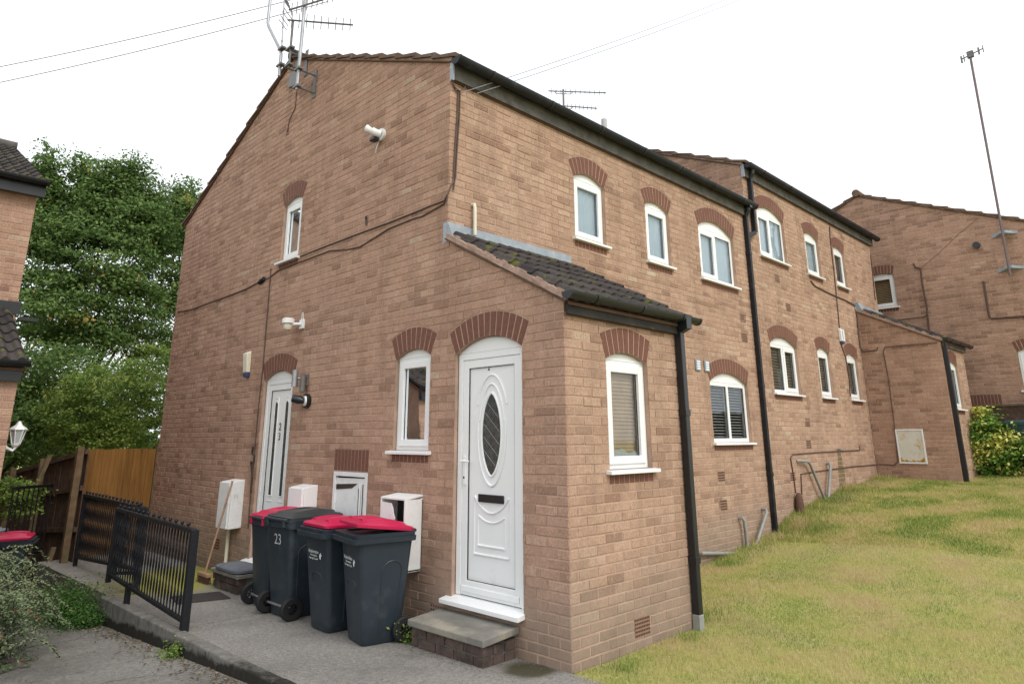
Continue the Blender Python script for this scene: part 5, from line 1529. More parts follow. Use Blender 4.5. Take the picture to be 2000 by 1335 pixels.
    if printed:
        fx = lambda z: front(0, z).x - .0015
        right, up = Vector((0, -1, 0)), Vector((-.104, 0, 1)).normalized()
        for s_, sz, z, y in (('Rotherham', .042, .655, .055), ('Metropolitan', .024, .624, .035), ('Borough Council', .024, .597, .035)):
            text_mesh(s_, sz, 'council_print', WHITEPRINT, body, (fx(z) - .0012, .048, z), right, up, .0006, 'CENTER')
        lg = MB()
        def disc(cy, cz, r0, a0, a1, n=10): return [(fx(cz) - .0003, cy + r0 * math.cos(a), cz + r0 * math.sin(a)) for a in np.linspace(a0, a1, n)]
        cy, cz = -.090, .628
        lg.add(disc(cy, cz, .028, -math.pi / 2, math.pi / 2) , [tuple(range(10))])
        lg.add([(fx(cz) - .0003, cy - .004 + y_, cz + z_) for y_, z_ in ((.018, .028), (.010, .028), (-.012, .002), (-.004, -.0), (.018, .020))], [(0, 1, 2, 3, 4)])
        lg.build('council_emblem', WHITEPRINT, body, recalc=False)
    if number:
        text_mesh(number, .135, 'painted_number', WORNPRINT, body, (.2325, 0, .68), (0, 1, 0), Vector((.084, 0, 1)).normalized(), .0006)
    return t
def zp0(x, y): return zpath(x, y) + .001
bD = make_bin(REDLID, 'nearest grey bin with council print, its red lid lifted open a little', tilt=.12, printed=True)
bC = make_bin(REDLID, 'grey bin with council print and closed red lid, second from the front step', tilt=.02, printed=True)
bB = make_bin(BINLID, 'grey bin with dark lid and worn painted number 23 facing out', tilt=0.0, number='23')
bA = make_bin(REDLID, 'grey red lidded bin half hidden beside the bin numbered 23', tilt=0.02)
for b_, x, y, rz in ((bD, -.46, 1.80, -.20), (bC, -.46, 2.40, -.05), (bB, -.44, 3.16, math.pi + .02), (bA, -.41, 3.68, math.pi - .05)):
    b_.location = (x, y, zp0(x, y)); b_.rotation_euler = (0, 0, rz)
bB.scale = (1.12, 1.08, 1.03)
be = copy_tree(bA)
be['label'] = 'red lidded bin behind the grey green bush at the far left'; be['group'] = 'bins of the left garden'
be.location = (-2.10, 7.75, zlow(7.7) - .04); be.rotation_euler = (0, 0, math.pi - .3)
bg_ = copy_tree(bB); bg_['label'] = 'pale lidded bin behind the far left red lidded bin'; bg_['group'] = 'bins of the left garden'
bg_.location = (-2.35, 8.5, zlow(8.4) + .0); bg_.rotation_euler = (0, 0, 2.6)
for c in [c for c in bpy.data.objects if c.parent == bg_]:
    for d_ in [x for x in bpy.data.objects if x.parent == c and x.name.startswith('painted_number')]: bpy.data.objects.remove(d_)
    if c.name.startswith('lid'):
        c.data = c.data.copy(); c.data.materials.clear(); c.data.materials.append(LEAD)
# dark teal bin at the right
t = empty('garden_bin', (13.2, -1.05, .85), 'dark teal garden bin behind the yellow bush at the right edge', 'bin')
MB().loft([ring_rect(13.2, -1.15, .28, .50, .85, .05), ring_rect(13.2, -1.15, .34, .60, 1.78, .05)]).build('body', TEAL, t, shade=True)
MB().loft([ring_rect(13.2, -1.15, .37, .63, 1.78, .05), ring_rect(13.2, -1.15, .37, .63, 1.83, .05), ring_rect(13.2, -1.15, .30, .55, 1.87, .05)]).build('lid', TEAL, t, shade=True)

# broom
foot = Vector((-.44, 5.46, zpath(0, 5.4))); top = Vector(on(0, -.21, 452, 938))
t = empty('broom', foot, 'wooden broom leaning against the tall white meter box', 'broom')
MB().tube([foot + Vector((0, 0, .10)), top], .013, 10).build('handle', BROOMW, t, shade=True)
mb = MB(); mb.obox(foot + Vector((-.035, -.15, .075)), (.06, 0, 0), (0, .30, 0), (0, 0, .04)); mb.build('head', BROOMW, t, bevel=.006)
mb = MB()
for i in range(26):
    for j in range(5):
        p = foot + Vector((-.03 + .011 * j, -.145 + .0112 * i, .078)); mb.obox(p, (.004, 0, 0), (0, .005, 0), Vector((random.gauss(0, .008), random.gauss(0, .008), -.075)))
o = mb.build('bristles', BRISTLE, t); o['kind'] = 'stuff'

# ================================================================== LAMPS, CAMERAS, AERIALS
def wallthing(name, p, label, cat, group=None): return empty(name, p, label, cat, group)
p = G(2.74, 5.0); t = wallthing('floodlight', p, 'white round security floodlight high on the gable wall', 'security light')
mb = MB(); mb.tube([p, p + Vector((-.03, 0, 0))], .075, 20); mb.build('back_plate', UPVC_OLD, t, shade=True)
mb = MB(); mb.tube([p + Vector((-.03, 0, 0)), p + Vector((-.09, .02, .01)), p + Vector((-.12, .04, .03))], .048, 14); mb.build('lamp_body', UPVC, t, shade=True)
mb = MB(); mb.tube([p + Vector((-.12, .04, .03)), p + Vector((-.16, .09, .055))], [.03, .055], 14); mb.build('lamp_head', UPVC_OLD, t, shade=True)
MB().box((p.x - .12, p.y + .0, p.z - .09), (p.x - .04, p.y + .09, p.z - .04)).build('sensor', BLACKP, t, bevel=.01)
MB().tube([p + Vector((-.02, .03, -.07)), p + Vector((-.03, .07, -.16)), p + Vector((-.01, .10, -.20))], .006, 6).build('lead_wire', UPVC_OLD, t)
p = G(4.31, 2.945); t = wallthing('security_light', p, 'small white domed security light above the side door', 'security light')
MB().box((-.03, p.y - .05, p.z - .06), (-.0, p.y + .05, p.z + .06)).build('back_plate', UPVC_OLD, t, bevel=.006)
MB().tube([p + Vector((-.02, 0, .0)), p + Vector((-.10, .08, .0))], .02, 10).build('arm', UPVC_OLD, t, shade=True)
c_ = p + Vector((-.14, .12, .02)); mb = MB()
mb.loft([[c_ + Vector((r_ * math.cos(a), r_ * math.sin(a), z_)) for a in np.linspace(0, 2 * math.pi, 18, endpoint=False)] for z_, r_ in ((.055, .055), (.045, .075), (-.01, .078), (-.02, .06))]); mb.build('lamp_cap', UPVC_OLD, t, shade=True)
mb = MB(); mb.loft([[c_ + Vector((r_ * math.cos(a), r_ * math.sin(a), z_)) for a in np.linspace(0, 2 * math.pi, 18, endpoint=False)] for z_, r_ in ((-.02, .055), (-.06, .055), (-.09, .04), (-.10, .015))]); mb.build('sensor_dome', CREAM, t, shade=True)
for k in (-.02, .02): MB().tube([p + Vector((-.015, k, .05)), p + Vector((-.015, k * .6, .15))], .004, 6).build('lead_wire', UPVC_OLD, t)
p = G(4.12, 2.26); t = wallthing('wall_light', p, 'brushed steel up and down wall light beside the side door', 'wall light')
MB().box((-.02, p.y - .045, p.z - .09), (0, p.y + .03, p.z + .05)).build('back_plate', DARKSTEEL, t, bevel=.004)
MB().tube([p + Vector((-.02, 0, -.0)), p + Vector((-.09, .05, 0))], .012, 8).build('arm', STEEL, t)
MB().tube([p + Vector((-.11, .08, -.10)), p + Vector((-.11, .08, .10))], .036, 16).build('lamp_tube', STEEL, t, shade=True)
MB().tube([p + Vector((-.06, -.03, -.16)), p + Vector((-.06, -.03, .02))], .034, 16).build('lamp_tube', DARKSTEEL, t, shade=True)
p = G(4.05, 1.99); t = wallthing('security_camera', p, 'black round security camera on a round base beside the side door', 'security camera')
MB().tube([p, p + Vector((-.03, 0, 0))], .085, 20).build('base', BLACKP, t, shade=True)
MB().tube([p + Vector((-.03, 0, 0)), p + Vector((-.05, .005, 0))], .06, 18).build('white_ring', UPVC, t, shade=True)
MB().tube([p + Vector((-.05, 0, 0)), p + Vector((-.09, .03, .01)), p + Vector((-.15, .09, .03))], [.03, .05, .046], 16).build('camera_body', BLACKP, t, shade=True)
p = G(5.78, 2.39); t = wallthing('alarm_box', p, 'cream alarm box with blue base left of the side door', 'alarm box')
mb = MB(); mb.prism([G(5.70, 2.44, .0), G(5.70, 2.44, .055), G(5.715, 2.70, .07), G(5.715, 2.74, .0)], (0, .13, 0)); mb.build('cover', CREAM, t, bevel=.012)
MB().prism([G(5.71, 2.38, .0), G(5.71, 2.38, .05), G(5.71, 2.438, .055), G(5.71, 2.438, .0)], (0, .11, 0)).build('strobe', BLUEP, t, bevel=.008)
# wall lantern on the left house
c_ = Vector((-2.52, 5.8, 1.61)); t = empty('wall_lantern', (-2.65, 5.8, 1.5), 'white wall lantern on the left house', 'lantern')
hexr = lambda r_, z_: [c_ + Vector((.85 * r_ * math.cos(a), .85 * r_ * math.sin(a), .85 * z_)) for a in np.linspace(0, 2 * math.pi, 6, endpoint=False)]
MB().loft([hexr(.045, -.11), hexr(.085, .06)]).build('lantern_glass', LAMPGL, t)
mb = MB()
for k in range(6):
    a = k * math.pi / 3; mb.tube([c_ + .85 * Vector((.046 * math.cos(a), .046 * math.sin(a), -.11)), c_ + .85 * Vector((.087 * math.cos(a), .087 * math.sin(a), .06))], .007, 5)
mb.loft([hexr(.105, .06), hexr(.10, .075), hexr(.04, .12), hexr(.025, .15), hexr(.012, .17)]); mb.loft([hexr(.055, -.11), hexr(.05, -.13), hexr(.015, -.17)])
mb.build('lantern_frame', UPVC, t)
MB().tube([(-2.655, 5.8, 1.55), (-2.60, 5.8, 1.47), (-2.54, 5.8, 1.44), (-2.52, 5.8, 1.47)], .016, 8).build('bracket', UPVC, t, shade=True)

def at_x(x, px, py): return Vector(on(0, x, px, py))
def at_z(z, px, py): return Vector(on(2, z, px, py))
# aerials at the apex
def yagi(t, a, b, n, el, vertical, mat=DARKSTEEL, name='boom', reflector=False):
    a, b = Vector(a), Vector(b); d = (b - a).normalized()
    MB().tube([a, b], .013, 6).build(name, mat, t)
    u = Vector((0, 0, 1)) if vertical else d.cross(Vector((0, 0, 1))).normalized()
    for k in range(n):
        c_ = a + (b - a) * ((k + .6) / n); l = el * (1 - .25 * k / n)
        MB().tube([c_ - u * l, c_ + u * l], .0065, 5).build('element', mat, t)
    if reflector:
        v = d.cross(u)
        for s in (-1, 1):
            for j in range(4):
                c_ = a + d * (-.01 - .0 * j) + u * (s * (.05 + .055 * j)) - d * (.02 * j)
                MB().tube([c_ - v * .13, c_ + v * .13], .006, 5).build('reflector_rod', mat, t)
xq = -.26
t = empty('tv_aerial', at_x(xq, 575, 180), 'tall aerial mast at the gable peak carrying the long tilted yagi', 'tv aerial', 'aerials on the gable peak')
m0, m1 = at_x(xq, 578, 182), at_x(xq, 592, -6)
m0z = Vector((m0.x, m0.y, m0.z)); m1z = Vector((m0.x, m0.y - .02, m1.z + .35))
MB().tube([m0z, m1z], .024, 10).build('mast', STEEL, t, shade=True)
zt = at_x(xq, 586, 20).z
a_ = Vector((m0.x - .03, m0.y, zt)); 
ya_, yb_ = at_z(zt - .12, 562, 27), at_z(zt + .10, 672, -6)
yagi(t, ya_, yb_, 11, .10, True, reflector=True)
MB().tube([Vector(ya_) * .55 + Vector(yb_) * .45 + Vector((0, 0, .0)), Vector((m0.x, m0.y, zt + .20)), ], .009, 6).build('boom_stay', DARKSTEEL, t)
t2 = empty('tv_aerial', at_x(xq, 562, 130), 'short aerial mast at the gable peak with a level yagi pointing right', 'tv aerial', 'aerials on the gable peak')
n0 = at_x(xq, 562, 140); ztop = at_x(xq, 567, 49).z
MB().tube([n0, Vector((n0.x, n0.y, ztop))], .018, 8).build('mast', DARKSTEEL, t2, shade=True)
ya_, yb_ = Vector((n0.x - .03, n0.y, ztop - .02)), at_z(ztop - .02, 688, 56)
ya_ = ya_ - (yb_ - ya_).normalized() * .05
yagi(t2, ya_, yb_, 9, .125, True)
t3 = empty('aerial_pole', at_x(xq, 545, 165), 'cranked grey aerial pole leftmost at the gable peak', 'aerial pole', 'aerials on the gable peak')
MB().tube([at_x(xq, 543, 155), at_x(xq, 547, 112), at_x(xq, 545, 104), at_x(xq, 523, 60), at_x(xq, 521, 52), at_x(xq, 528, -15)], .024, 10).build('pole', STEEL, t3, shade=True)
t4 = empty('whip_aerial', at_x(xq, 549, 100), 'thin straight whip aerial beside the cranked pole', 'aerial', 'aerials on the gable peak')
MB().tube([at_x(xq, 548, 104), at_x(xq, 554, -12)], .011, 6).build('whip', STEEL, t4)
for py in (5, 31, 63, 89): MB().tube([at_x(xq, 548 + (104 - py) * .052, py), at_x(xq, 548 + (104 - py) * .052, py - 3)], .013, 6).build('whip_joint', DARKSTEEL, t4)
def bracket(t, px, py, w_):
    c_ = at_x(-.01, px, py); 
    for dz_ in (0, -.22):
        MB().tube([Vector((0, c_.y, c_.z + dz_)), Vector((xq, c_.y + .02, c_.z + dz_))], .013, 6).build('wall_bracket', DARKSTEEL, t)
        MB().box((xq - .03, c_.y - w_, c_.z + dz_ - .015), (xq + .03, c_.y + w_, c_.z + dz_ + .015)).build('clamp', DARKSTEEL, t, bevel=.004)
    MB().box((-.012, c_.y - .03, c_.z - .30), (0, c_.y + .03, c_.z + .06)).build('bracket_plate', DARKSTEEL, t)
for (tt, mx_) in ((t, m0z), (t2, n0), (t3, at_x(xq, 545, 140))):
    for dz_ in (.05, .32):
        MB().tube([Vector((-.002, mx_.y + .0, mx_.z + dz_)), Vector((xq, mx_.y, mx_.z + dz_))], .013, 6).build('wall_bracket', DARKSTEEL, tt)
        MB().box((xq - .035, mx_.y - .07, mx_.z + dz_ - .014), (xq + .035, mx_.y + .07, mx_.z + dz_ + .014)).build('clamp', DARKSTEEL, tt)
    MB().box((-.012, mx_.y - .04, mx_.z - .02), (-.001, mx_.y + .04, mx_.z + .40)).build('bracket_plate', DARKSTEEL, tt)
MB().prism([Vector((xq, m0z.y + .28, m0z.z + .15)), Vector((xq, m0z.y + .05, m0z.z + .10)), Vector((xq, m0z.y + .05, m0z.z + .34)), Vector((xq, m0z.y + .28, m0z.z + .36))], (.05, 0, 0)).build('amplifier_box', DARKSTEEL, t)

# roof aerial seen over the eaves
t = empty('roof_aerial', (6.2, 5.2, 7.1), 'roof aerial with two level yagis showing above the eaves', 'tv aerial')
MB().tube([(6.21, 5.2, 7.1), (6.21, 5.2, 8.95)], .022, 8).build('mast', DARKSTEEL, t, shade=True)
for z_, (pa, pb) in ((8.90, ((1068, 184), (1187, 188))), (8.55, ((1072, 206), (1167, 213)))):
    a, b = at_z(z_, *pa), at_z(z_, *pb); c_ = Vector((6.21, 5.2, z_))
    dd_ = (b - a).normalized(); yagi(t, c_ - dd_ * .33, c_ + dd_ * (.95 if z_ > 8.7 else .75), 12, .07, True, WIREM if False else DARKSTEEL)
    MB().tube([c_ - dd_ * .2, c_ - dd_ * .16 + Vector((0, 0, -.06)), c_ + dd_ * .16 + Vector((0, 0, -.06)), c_ + dd_ * .22], .008, 6).build('boom_stay', DARKSTEEL, t)
t = empty('roof_flue', (5.36, 3.5, 6.4), 'pale grey flue pipe poking above the roof edge', 'flue')
MB().tube([(5.36, 3.5, 6.3), (5.36, 3.5, 7.33)], .055, 16).build('flue_pipe', plain('pale_flue', (.42, .43, .44), .6), t, shade=True)
# right mast
t = empty('tv_aerial_mast', (13.88, -1.0, 5.0), 'very tall leaning aerial mast bracketed to the far gable at the right', 'tv aerial')
ma, mb_ = Vector((13.86, -.99, 4.96)), Vector(at_x(13.86, 1893, 112))
mb_ = Vector((13.86, mb_.y, mb_.z))
MB().tube([ma, mb_], .027, 10).build('mast', plain('rusty_mast', (.16, .12, .12), .5, metal=.3), t, shade=True)
e0, e1 = at_x(13.86, 1877, 124), at_x(13.86, 1919, 103)
MB().tube([e0, e1], .014, 6).build('boom', DARKSTEEL, t)
for f in (.0, .12, .55, .8, 1.0):
    c_ = e0 + (e1 - e0) * f; MB().tube([c_ + Vector((0, 0, -.10)), c_ + Vector((0, 0, .08))], .02 if f in (0, .8) else .011, 6).build('element', DARKSTEEL, t)
MB().box((13.82, mb_.y - .06, mb_.z - .12), (13.9, mb_.y + .06, mb_.z + .04)).build('boom_clamp', DARKSTEEL, t)
for z_ in (5.93, 5.13):
    yc = ma.y + (mb_.y - ma.y) * (z_ - ma.z) / (mb_.z - ma.z)
    mb = MB(); mb.prism([(14 - .01, yc + .24, z_ - .05), (13.90, yc + .04, z_), (13.90, yc - .04, z_), (14 - .01, yc - .26, z_ - .03), (14 - .01, yc - .22, z_ - .03), (13.86, yc - .06, z_ + .0), (13.86, yc + .06, z_), (14 - .01, yc + .20, z_ - .05)][::1], (0, 0, .06)); mb.build('wall_bracket', LEAD, t)

# ================================================================== CABLES
def cable(name, label, pts, r, mat, cat='cable', group=None, n=6):
    o = MB().tube(pts, r, n).build(name, mat, None, shade=True); return props(o, label, cat, group)
gp = lambda l, x=-.008: [at_x(x, *p) for p in l]
fp = lambda l, y=1.488: [Vector(on(1, y, *p)) for p in l]
up = fp([(893, 186), (892, 230), (887, 300), (884, 360)]) + [Vector((.01, 1.47, 4.02)), Vector((-.02, 1.49, 3.92))] + gp([(866, 396), (840, 406), (760, 438), (712, 455), (640, 482), (584, 504)])
cable('wall_cable', 'upper brown cable crossing the gable wall to the first floor window', up, .0085, CABLEM)
lo_c = [Vector((-.03, 1.50, 3.90))] + gp([(866, 402), (824, 426), (806, 431), (758, 450), (720, 474), (700, 486), (674, 491), (642, 493), (600, 509), (580, 516), (540, 532), (524, 545), (508, 551)])
cable('wall_cable', 'lower sagging brown cable crossing the gable wall', lo_c, .0085, CABLEM)
cable('wall_cable', 'second brown cable down the front corner below the eaves', fp([(884, 172), (888, 182), (897, 186), (896, 230), (891, 300), (888, 350), (884, 375)]), .008, CABLEM)
cable('wall_cable', 'brown cable running from the junction blob to the far corner of the gable', gp([(508, 551), (480, 566), (440, 582), (400, 596), (370, 607), (344, 611)]), .009, CABLEM)
MB_ = MB(); c_ = at_x(-.02, 509, 551); MB_.tube([c_ + Vector((0, -.07, .02)), c_ + Vector((0, .07, -.02))], .03, 10); props(MB_.build('cable_joint', RUBBER, shade=True), 'small black cable joint on the gable wall left of the upper window', 'cable joint')
cable('wall_cable', 'thin dark cable dropping straight from the upper window past the side door', gp([(527, 527), (522, 590), (516, 660), (511, 720), (502, 800), (495, 880), (488, 950), (482, 1030)]), .007, CABLEM)
cable('wall_cable', 'rusty looped cable end hanging left of the side door frame', gp([(492, 872), (490, 885), (495, 890), (493, 905), (488, 900), (490, 925), (488, 960)]), .012, BARK)
cable('wall_cable', 'thin cable below the aerials on the gable wall', gp([(577, 185), (575, 215), (563, 240), (559, 262)]), .006, CABLEM)
cable('wall_cable', 'loop of cable under the eaves at the front corner', fp([(880, 162), (886, 176), (896, 184), (905, 180), (910, 170)], 1.47), .007, CABLEM)
# front wall of the second house
cable('wall_cable', 'brown cable dropping from the second eaves beside the slim upper window', fp([(1619, 447), (1620, 470), (1627, 530), (1632, 580), (1638, 645)]), .011, CABLEM)
cable('wall_cable', 'brown cable running right under the slim upper windows to the porch flashing', fp([(1582, 552), (1590, 562), (1620, 577), (1650, 590), (1672, 602)]), .013, CABLEM)
cable('wall_cable', 'brown cable from the blue alarm box down beside the last slim window', fp([(1640, 672), (1650, 700), (1657, 745), (1659, 775)]), .011, CABLEM)
cable('wall_cable', 'cable at the end corner of the second house below its gutter', fp([(1699, 502), (1703, 540), (1708, 590)]), .010, CABLEM)
cable('wall_cable', 'upper horizontal brown cable low on the second house wall', fp([(1552, 962), (1548, 930), (1542, 893), (1547, 887), (1600, 883), (1677, 879), (1677, 872)]), .010, CABLEM)
sp = [at_x(11.43, *p) for p in [(1712, 906), (1745, 908), (1751, 900), (1750, 880), (1743, 820), (1733, 740), (1723, 690), (1726, 681), (1760, 677), (1828, 672)]]
cable('wall_cable', 'brown cable climbing the far porch side beside the white cabinet', fp([(1564, 965), (1562, 925), (1600, 919), (1660, 911), (1708, 907)]) + sp, .010, CABLEM)
cable('wall_cable', 'short cable bend at the inner corner of the far porch', fp([(1671, 606), (1673, 640), (1678, 680)]) + [at_x(11.43, 1684, 689), at_x(11.43, 1710, 686), at_x(11.43, 1712, 681)], .012, CABLEM)
g3 = lambda l: [at_x(13.985, *p) for p in l]
cable('wall_cable', 'brown cable bundle dropping down the far gable right of the small window', g3([(1782, 518), (1786, 526), (1796, 528), (1800, 560), (1808, 600), (1812, 640), (1815, 665)]), .020, CABLEM)
cable('wall_cable', 'thin cable sloping up the far gable to the right', g3([(1796, 528), (1830, 500), (1870, 462), (1910, 430)]), .004, CABLEM)
cable('wall_cable', 'brown pipe with clips turning right on the far gable', g3([(1919, 553), (1923, 580), (1930, 620), (1934, 625), (2010, 620)]), .022, CABLEM)
cable('wall_cable', 'thin lower cable joining the bundle on the far gable', g3([(1809, 618), (1802, 622), (1746, 628)]), .010, CABLEM)
# overhead wires
def sag(a, b, s, n=24):
    a, b = Vector(a), Vector(b); return [a + (b - a) * (k / n) + Vector((0, 0, -4 * s * (k / n) * (1 - k / n))) for k in range(n + 1)]
W1 = Vector((.45, 1.46, 4.99))
def along(px, py, dist): return Vector(C) + Vector(ray(px, py)) * dist
g_ = 'overhead wires against the sky'
cable('overhead_wire', 'upper overhead wire leaving the eaves corner towards the top right', sag(Vector(on(1, 1.40, 905, 186)), along(1470, -14, 14), .06), .0045, WIREM, 'wire', g_, 5)
cable('overhead_wire', 'lower overhead wire leaving the eaves corner towards the top right', sag(Vector(on(1, 1.40, 930, 189)), along(1500, -15, 14), .06), .0045, WIREM, 'wire', g_, 5)
cable('overhead_wire', 'upper overhead wire crossing the sky at the top left', sag(along(-60, 147, 16), along(640, -12, 16), .10), .010, WIREM, 'wire', g_, 5)
cable('overhead_wire', 'lower overhead wire crossing the sky at the top left', sag(along(-60, 178, 16), along(640, 10, 16), .10), .010, WIREM, 'wire', g_, 5)
cable('overhead_wire', 'faint overhead wire crossing behind the tall right mast', sag(along(1890, 310, 40), along(2060, 200, 40), .1), .006, WIREM, 'wire', g_, 5)

# ================================================================== PLANTS
def set_tone(me, tone):
    at = me.attributes.new('tone', 'FLOAT', 'FACE'); at.data.foreach_set('value', np.asarray(tone, dtype=np.float32))
def leaf_object(name, pts, nrm, size, tone, mat, parent=None, aspect=.5, shape='leaf'):
    """each leaf a folded four-sided blade of its own."""
    n = len(pts); pts = np.asarray(pts); nrm = np.asarray(nrm); nrm = nrm / (np.linalg.norm(nrm, axis=1, keepdims=True) + 1e-9)
    r = rng.normal(size=(n, 3)); t = np.cross(nrm, r); t /= np.linalg.norm(t, axis=1, keepdims=True) + 1e-9
    b = np.cross(nrm, t); s = np.asarray(size).reshape(-1, 1)
    v0 = pts - t * s * .5; v1 = pts + b * s * aspect * .5 + nrm * s * .08; v2 = pts + t * s * .5; v3 = pts - b * s * aspect * .5 + nrm * s * .08
    V = np.stack([v0, v1, v2, v3], 1).reshape(-1, 3)
    o = V.mean(0) if parent is None else V.mean(0)
    me = bpy.data.meshes.new(name)
    me.vertices.add(4 * n); me.vertices.foreach_set('co', (V - o).ravel().astype(np.float32))
    idx = np.arange(n)[:, None] * 4 + np.array([0, 1, 2, 0, 2, 3])[None, :]
    me.loops.add(6 * n); me.loops.foreach_set('vertex_index', idx.ravel().astype(np.int32))
    me.polygons.add(2 * n); me.polygons.foreach_set('loop_start', np.arange(2 * n, dtype=np.int32) * 3)
    try: me.polygons.foreach_set('loop_total', np.full(2 * n, 3, dtype=np.int32))
    except Exception: pass
    me.update(calc_edges=True); me.validate()
    set_tone(me, np.repeat(np.clip(tone, .01, .99), 2))
    return link_mesh(name, me, mat, parent, Vector(o))
def crown_points(centres, n, clump, r_clump):
    """leaves gathered in clumps on the shells of several ellipsoids: (centre, radii)."""
    P_, Nn_, T_ = [], [], []
    vol = np.array([c[1][0] * c[1][1] * c[1][2] for c in centres]) ** .67; vol /= vol.sum()
    for (c, r), f in zip(centres, vol):
        k = max(4, int(clump * f)); m = int(n * f / k)
        d = rng.normal(size=(k, 3)); d /= np.linalg.norm(d, axis=1, keepdims=True)
        rad = rng.uniform(.55, 1.04, (k, 1)) ** .6
        cc = np.array(c) + d * rad * np.array(r)
        ct = rng.normal(0, .17, k)
        for q in range(k):
            rr = r_clump * rng.uniform(.5, 1.35)
            off = rng.normal(size=(m, 3)) * np.array([rr, rr, rr * .42])
            P_.append(cc[q] + off); nn = off * .5 + d[q] * .25 + np.array([0, 0, .6]) + rng.normal(0, .45, (m, 3)); Nn_.append(nn)
            T_.append(.42 + ct[q] + rng.normal(0, .16, m))
    return np.concatenate(P_), np.concatenate(Nn_), np.concatenate(T_)
def limbs(t, base, tips, r0, mat=BARK, name='limb'):
    for tip in tips:
        a, b = Vector(base), Vector(tip); mid = a.lerp(b, .45) + Vector((random.gauss(0, .15), random.gauss(0, .15), .25))
        MB().tube([a, a.lerp(mid, .5), mid, mid.lerp(b, .6), b], [r0, r0 * .8, r0 * .55, r0 * .3, r0 * .12], 7).build(name, mat, t, shade=True)
SHOOTS = []
def tree(label, base, th, centres, n, clump, rc, ls, mat=TREEM, r0=.14, cat='tree', name='tree', group=None, twigs=0):
    t = empty(name, base, label, cat, group)
    top = Vector(base) + Vector((random.gauss(0, .2), random.gauss(0, .2), th))
    MB().tube([Vector(base), Vector(base).lerp(top, .5) + Vector((.08, .05, 0)), top], [r0, r0 * .8, r0 * .6], 10).build('trunk', BARK, t, shade=True)
    limbs(t, top, [Vector(c) + Vector((0, 0, r[2] * .5)) for c, r in centres[:6]], r0 * .42)
    for pl in SHOOTS: MB().tube(pl, [.030] + [.018] * (len(pl) - 2) + [.005], 5).build('twig', BARK, t)
    SHOOTS.clear()
    p, nn, tn = crown_points(centres, n, clump, rc)
    leaf_object('crown', p, nn, rng.uniform(.7, 1.3, len(p)) * ls, tn, mat, t, .55)
    return t
def py(Y, px, pyy): return tuple(on(1, Y, px, pyy))
grp = 'trees behind the fences'
def cen(Y, px, pyy, rpx, rz=None, ry=1.4):
    c = on(1, Y, px, pyy); k = pixel(c)[2] / FOC
    return (tuple(c), (rpx * k * 1.25, ry, (rz or rpx) * k))
def wisps(cs, px, top, n, Y, spread=40):
    k0 = len(cs)
    """slender upright shoots of small clumps above a crown."""
    for k in range(n):
        x = px + random.uniform(-spread, spread); h = random.uniform(top, top + 70)
        new = [cen(Y, x + random.gauss(0, 5), h + q * 17, 6 + 2.5 * q, 9 + 2 * q, .25) for q in range(6)]
        cs.extend(new)
        SHOOTS.append([Vector(on(1, Y, x, h + 150))] + [Vector(c[0]) for c in new[::-1]] + [Vector(new[0][0]) + Vector((0, 0, .15))])
    return cs
tree('tall airy green tree rising highest beside the left house roof', (-2.6, 17, -1.3), 3.0,
     wisps([cen(17, 115, 470, 50, 36), cen(17, 85, 540, 60), cen(17, 170, 450, 46, 36), cen(17, 60, 450, 34)], 120, 292, 11, 17, 66), 32000, 480, .19, .10, group=grp)
tree('broad dark green tree in the middle of the gap between houses', (-1.2, 16, -1.3), 2.6,
     wisps([cen(16, 190, 510, 80, 76), cen(16, 250, 450, 56, 50), cen(16, 130, 610, 75), cen(16, 225, 600, 70), cen(16, 60, 610, 40), cen(16, 160, 660, 60, 36)], 225, 312, 11, 16, 60), 48000, 680, .20, .10, group=grp)
tree('green tree with rusty leaf tips behind the rear eaves of the gable house', (.3, 17, -1.3), 2.6,
     wisps([cen(17, 305, 460, 56, 60), cen(17, 350, 440, 40, 50), cen(17, 300, 570, 60), cen(17, 280, 660, 60, 40), cen(17, 335, 540, 50), cen(17, 330, 640, 40, 50), cen(17, 300, 740, 60, 60)], 325, 352, 11, 17, 50), 40000, 600, .19, .10, group=grp)
tree('dense dark bushy tree low behind the fences', (-1.5, 14.5, -1.2), 1.4,
     [cen(14.5, 70, 720, 50, 50), cen(14.5, 140, 720, 60, 40), cen(14.5, 60, 800, 60, 60), cen(14.5, 120, 800, 60, 60), cen(14.5, 40, 860, 60, 50), cen(14.5, 110, 860, 60, 40), cen(14.5, -20, 820, 60, 90)], 26000, 380, .2, .085, group=grp)
tree('light green elder bush directly behind the orange fence', (-.6, 12, -1.0), .8,
     [cen(12, 215, 760, 62, 56), cen(12, 290, 780, 50, 60), cen(12, 160, 800, 50, 50), cen(12, 260, 830, 66, 44), cen(12, 180, 850, 50, 36), cen(12, 300, 700, 26, 24, .6)], 30000, 420, .13, .062, HEDGEM, .07, 'bush', 'bush')
tree('yellow green hedge shrub before the dark fence at the left edge', (-2.35, 9.3, -.65), .5,
     [cen(9.3, 12, 965, 40, 32, .3), cen(9.3, 40, 985, 18, 24, .25)], 4200, 60, .09, .05, HEDGEM, .03, 'shrub', 'shrub')
